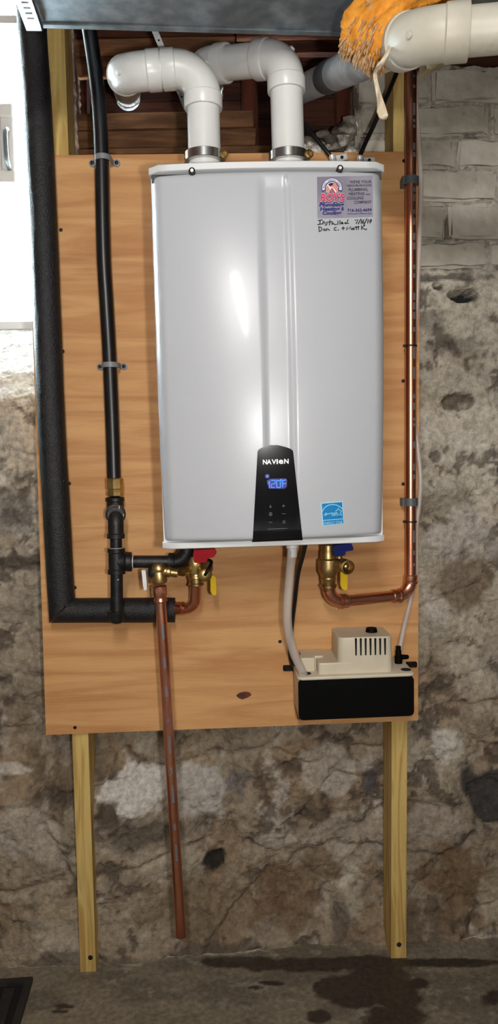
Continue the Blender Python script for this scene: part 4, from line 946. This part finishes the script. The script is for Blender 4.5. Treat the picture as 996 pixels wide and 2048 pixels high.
def zip_tie(px, py, label):
    t = thing('zip_tie', label, 'zip tie', P(px, py, KY), 'black zip ties on the copper pipe'); c = P(px, py, KY)
    part('loop', MB().lathe(c-V(0, 0, .0018), (.03, 0, 1), [(0, KR*1.03), (0, KR*1.16), (.0036, KR*1.16), (.0036, KR*1.03)], 28, False), M['zip'], t)
    part('head', MB().rbox(c+V(-KR*1.1, -.004, 0), (.006, .007, .006), .001, 1), M['zip'], t)
zip_tie(821, 692, 'black zip tie around the copper pipe beside the heater middle'); zip_tie(820.5, 1043, 'black zip tie around the copper pipe just below a grey clip')
# ================================================================ CLEAR TUBES AND CORDS
solo('vinyl_tube', MB().tube(smooth([P(797, 1318, -.05), P(799, 1300, -.045), P(808, 1255, -.028), P(820, 1205, -.008), P(832, 1140, -.008), P(832, 1060, -.012), P(838, 1010, -.012), P(841, 960, -.012), P(836, 900, -.010), P(828, 820, -.008), P(828, 720, -.008), P(835, 580, -.010), P(839, 470, -.012), P(842, 380, -.014), P(838, 290, -.012), P(832, 200, -.010), P(829, 60, -.01)], 5), .0056, 14), M['clear'],
     'clear vinyl tube running from the pump up behind the copper pipe', 'tube')
solo('vinyl_tube', MB().tube(smooth([P(583, 1090, -.16), P(583, 1110, -.16), P(579, 1160, -.155), P(575, 1210, -.15), P(576, 1255, -.14), P(586, 1300, -.125), P(602, 1338, -.115), P(613, 1362, -.112)], 6), .0098, 18), M['clear'],
     'clear vinyl condensate tube from the heater down into the pump', 'tube')
part('drain_nipple', MB().lathe(P(584, 1086, -.16), (0, 0, -1), [(0, .0125), (.010, .0125), (.012, .0105), (.030, .0100)], 20), M['vinyl'], wh, 'pale plastic drain nipple')
solo('black_cord', MB().tube(smooth([P(612, 1085, -.13), P(606, 1110, -.12), P(596, 1150, -.09), P(590, 1200, -.06), P(584, 1250, -.03), P(580, 1300, -.02), P(584, 1325, -.03), P(592, 1338, -.05)], 6), .0048, 12), M['cable'], 'thin black cord hanging behind the condensate tube', 'cord')
def top_cable(pts_, cl, tilt, label, lab2):
    solo('power_cable', MB().tube(smooth([P(*p) for p in pts_], 6), .0048, 12), M['cable'], label, 'cable')
    t = thing('cable_clamp', lab2, 'clamp', P(*cl, -.004), 'zinc cable clamps above the heater'); c = P(cl[0], cl[1], -.014)
    R = Matrix.Rotation(-tilt, 3, 'Y')
    part('plate', MB().rbox(c+R @ V(.022, .004, 0), (.026, .003, .015), .0008, 1, R), M['zinc'], t)
    part('fold', MB().lathe(c-R @ V(0, 0, .009), R @ V(0, 0, 1), [(0, .0062), (.001, .0075), (.006, .0075), (.007, .0066), (.010, .0066), (.011, .0075), (.017, .0075), (.018, .0062)], 18), M['zinc'], t)
    part('screw', MB().lathe(c+R @ V(.022, .003, 0), (0, -1, 0), [(0, .0036), (.003, .0036), (.004, .002)], 12), M['screw'], t)
top_cable([(590, 232, .02), (605, 245, .01), (630, 275, -.005), (655, 305, -.014), (665, 320, -.014), (672, 345, -.02)], (665, 318.5), .22, 'black cable slanting down beside the vent pipe into the heater top', 'zinc clamp tilted over the slanting cable by the vent pipe')
top_cable([(815, 95, .0), (801, 128, .0), (775, 190, -.005), (748, 250, -.012), (727, 295, -.014), (719, 320, -.014), (719, 348, -.02)], (719.5, 320), .0, 'black cable slanting down in front of the lumber post into the heater top', 'level zinc clamp on the cable nearest the copper pipe')

# ================================================================ CONDENSATE PUMP
pf, pb = -.135, -.006
pump = thing('condensate_pump', 'cream and black condensate pump mounted at the foot of the plywood', 'pump', P(712, 1440, -.07))
tl2, tr2, br2, bl2 = P(597, 1360, pf), P(828, 1351, pf), P(827, 1434, pf), P(600, 1441, pf)
def rr4(cs, r, n=4):
    o = []
    for i in range(4):
        a, b, c = cs[i-1], cs[i], cs[(i+1) % 4]; o += arc(a, b, c, r, n)
    return o
def plan(x0, x1, y0, y1, z0, z1, r, sl=0.0, n=5, tp=0.0):          # rounded box, plan outline rounded, heights may follow a slope in x
    def z(x, zz): return zz+sl*(x-x0)
    lo_ = rr4([V(x0, y0, 0), V(x1, y0, 0), V(x1, y1, 0), V(x0, y1, 0)], r, n); cx_, cy_ = (x0+x1)/2, (y0+y1)/2
    def lev(zz, k): return [V(cx_+(p.x-cx_)*k, cy_+(p.y-cy_)*k, z(p.x, zz)) for p in lo_]
    e = min(.004, (z1-z0)*.25); L_ = [lev(z0, .985), lev(z0+e, 1), lev(z1-e, 1-tp), lev(z1-e*.3, .992-tp), lev(z1, .975-tp)]
    mb = MB(); m_ = len(lo_); mb.v = [p for l in L_ for p in l]
    for i in range(len(L_)-1):
        for k in range(m_): mb.f.append((i*m_+k, i*m_+(k+1) % m_, (i+1)*m_+(k+1) % m_, (i+1)*m_+k))
    mb.f.append(tuple(reversed(range(m_)))); mb.f.append(tuple((len(L_)-1)*m_+k for k in range(m_))); return mb
sl = (tr2.z-tl2.z)/(tr2.x-tl2.x)
x0, x1 = tl2.x-.001, tr2.x+.001; zt_, zb_ = tl2.z, bl2.z
part('tank', plan(x0+.001, x1-.001, pf+.004, pb, zb_+.001, zt_-.001, .012, sl), M['pump_cream'], pump, 'cream tank')
lab = rr4([V(x0+.001, 0, zb_), V(x1-.001, 0, zb_+sl*(x1-x0)), V(x1-.001, 0, zt_-.001+sl*(x1-x0)), V(x0+.001, 0, zt_-.001)], .010, 5)
part('front_panel', MB().prism([V(p.x, pf, p.z) for p in lab], [V(p.x, pf+.012, p.z) for p in lab]), M['pump_black'], pump, 'black front panel')
part('lid', plan(x0-.0015, x1+.0015, pf-.002, pb+.002, zt_-.001, zt_+.006, .012, sl), M['pump_cream'], pump)
lz_ = zt_+.006
def px_x(px, Y): return P(px, 1330, Y).x
hf = pf+.014; hx0_, hx1_ = px_x(676, hf), px_x(787, hf); htop = P(730, 1275, hf).z
mh = plan(hx0_, hx1_, hf, pb-.012, lz_-.002+sl*(hx0_-x0), htop, .014, sl*.6, 5, .03); ho = part('motor_housing', mh, M['pump_cream'], pump)
sx0, sx1 = px_x(637, hf), px_x(700, hf); stop = P(660, 1326, hf).z
part('side_housing', plan(sx0, sx1+.01, hf, pb-.01, lz_-.002+sl*(sx0-x0), stop, .006, sl, 4), M['pump_cream'], pump)
part('rear_housing', plan(px_x(606, hf)+.002, sx0+.02, hf+.045, pb-.01, lz_-.002, stop+.004, .010, sl, 4), M['pump_cream'], pump)
bx0, bx1 = px_x(604, hf), px_x(634, hf); part('junction_box', plan(bx0, bx1, hf+.03, hf+.06, lz_-.001, P(620, 1316, hf+.03).z, .004, sl, 3), M['pump_cream'], pump)
for k in range(7):
    x = 712+k*9.7; a, b = P(x-2, 1277, hf-.0015), P(x+2, 1277, hf-.0015); c, d_ = P(x+1.6, 1311-k*.25, hf-.0015), P(x-1.0, 1311-k*.25, hf-.0015)
    part('vent_slot_shade', MB().prism([a, b, c, d_], [p+V(0, .008, 0) for p in (a, b, c, d_)]), M['dark_gap'], ho)  # black bars on the closed housing, painted shade of the slots
kc = P(743, 1273, hf+.05); kc.z = htop+sl*.6*(kc.x-hx0_)
part('knob', MB().lathe(kc-V(0, 0, .003), (0, 0, 1), [(0, .0135), (.002, .014), (.009, .0125), (.012, .0115), (.012, 0)], 22, False), M['pump_black'], pump, 'black top knob')
for a, b in ((661, 701), (727, 767)):
    p_, q_ = P(a, 1355-.04*(a-661), pf+.004), P(b, 1355-.04*(b-661), pf+.004)
    part('lid_vent_shade', MB().box((p_+q_)/2+V(0, 0, .001), (q_.x-p_.x, .006, .004)), M['dark_gap'], pump)  # black bar on the lid edge, shade of the opening painted in
for px, s in ((577, -1), (823, 1)):
    c = P(px, 1336 if s < 0 else 1329, -.006); part('mounting_ear', MB().rbox(c, (.026, .010, .013), .002, 1), M['black_plastic'], pump, 'black mounting ear')
ck = P(797, 1335, -.055); ck.z = lz_+sl*(ck.x-x0)
part('check_valve', MB().lathe(ck, (0, 0, 1), [(0, .009), (.016, .009), (.018, .007), (.030, .0065), (.032, .0058), (.040, .0058)], 18).lathe(ck+V(.008, 0, .014), (1, 0, 0), [(0, .006), (.014, .005), (.016, .003)], 14), M['pump_black'], pump, 'black check valve')
for px, py in ((812, 1349), (612, 1357)):
    c = P(px, py, pf+.025); c.z = lz_+sl*(c.x-x0)+.0006
    part('inlet_hole_shade', MB().lathe(c, (0, 0, 1), [(0, .0115), (.0006, .0115)], 22), M['dark_gap'], pump)  # black disc on the closed lid in place of the shaded opening

# ================================================================ FLOOR GRATE
gc = PZ(66, 1963); ge1 = (PZ(0, 1968)-gc); ge1.z = 0; ge1.normalize(); ge2 = V(ge1.y, -ge1.x, 0)
if ge2.y > 0: ge2 = -ge2
gr = thing('floor_grate', 'dark metal drain grate set on the concrete floor below the foam-wrapped pipe', 'grate', gc)
def gpt(a, b, z): return gc+ge1*a+ge2*b+V(0, 0, z)
def gbar(name, a0, a1, b0, b1, z0, z1): part(name, MB().prism([gpt(a0, b0, z0), gpt(a1, b0, z0), gpt(a1, b1, z0), gpt(a0, b1, z0)], [gpt(a0, b0, z1), gpt(a1, b0, z1), gpt(a1, b1, z1), gpt(a0, b1, z1)]), M['grate'], gr)
GW, GH = .40, .40
for a in ((0, GW, 0, .016), (0, GW, GH-.016, GH), (0, .016, .016, GH-.016), (GW-.016, GW, .016, GH-.016)): gbar('frame', *a, .001, .013)
part('pan', MB().prism([gpt(.016, .016, .001), gpt(GW-.016, .016, .001), gpt(GW-.016, GH-.016, .001), gpt(.016, GH-.016, .001)], [gpt(.016, .016, .004), gpt(GW-.016, .016, .004), gpt(GW-.016, GH-.016, .004), gpt(.016, GH-.016, .004)]), M['dark_gap'], gr)
for k in range(8): a = .034+k*.046; gbar('slat', a, a+.026, .030, GH-.03, .004, .010)
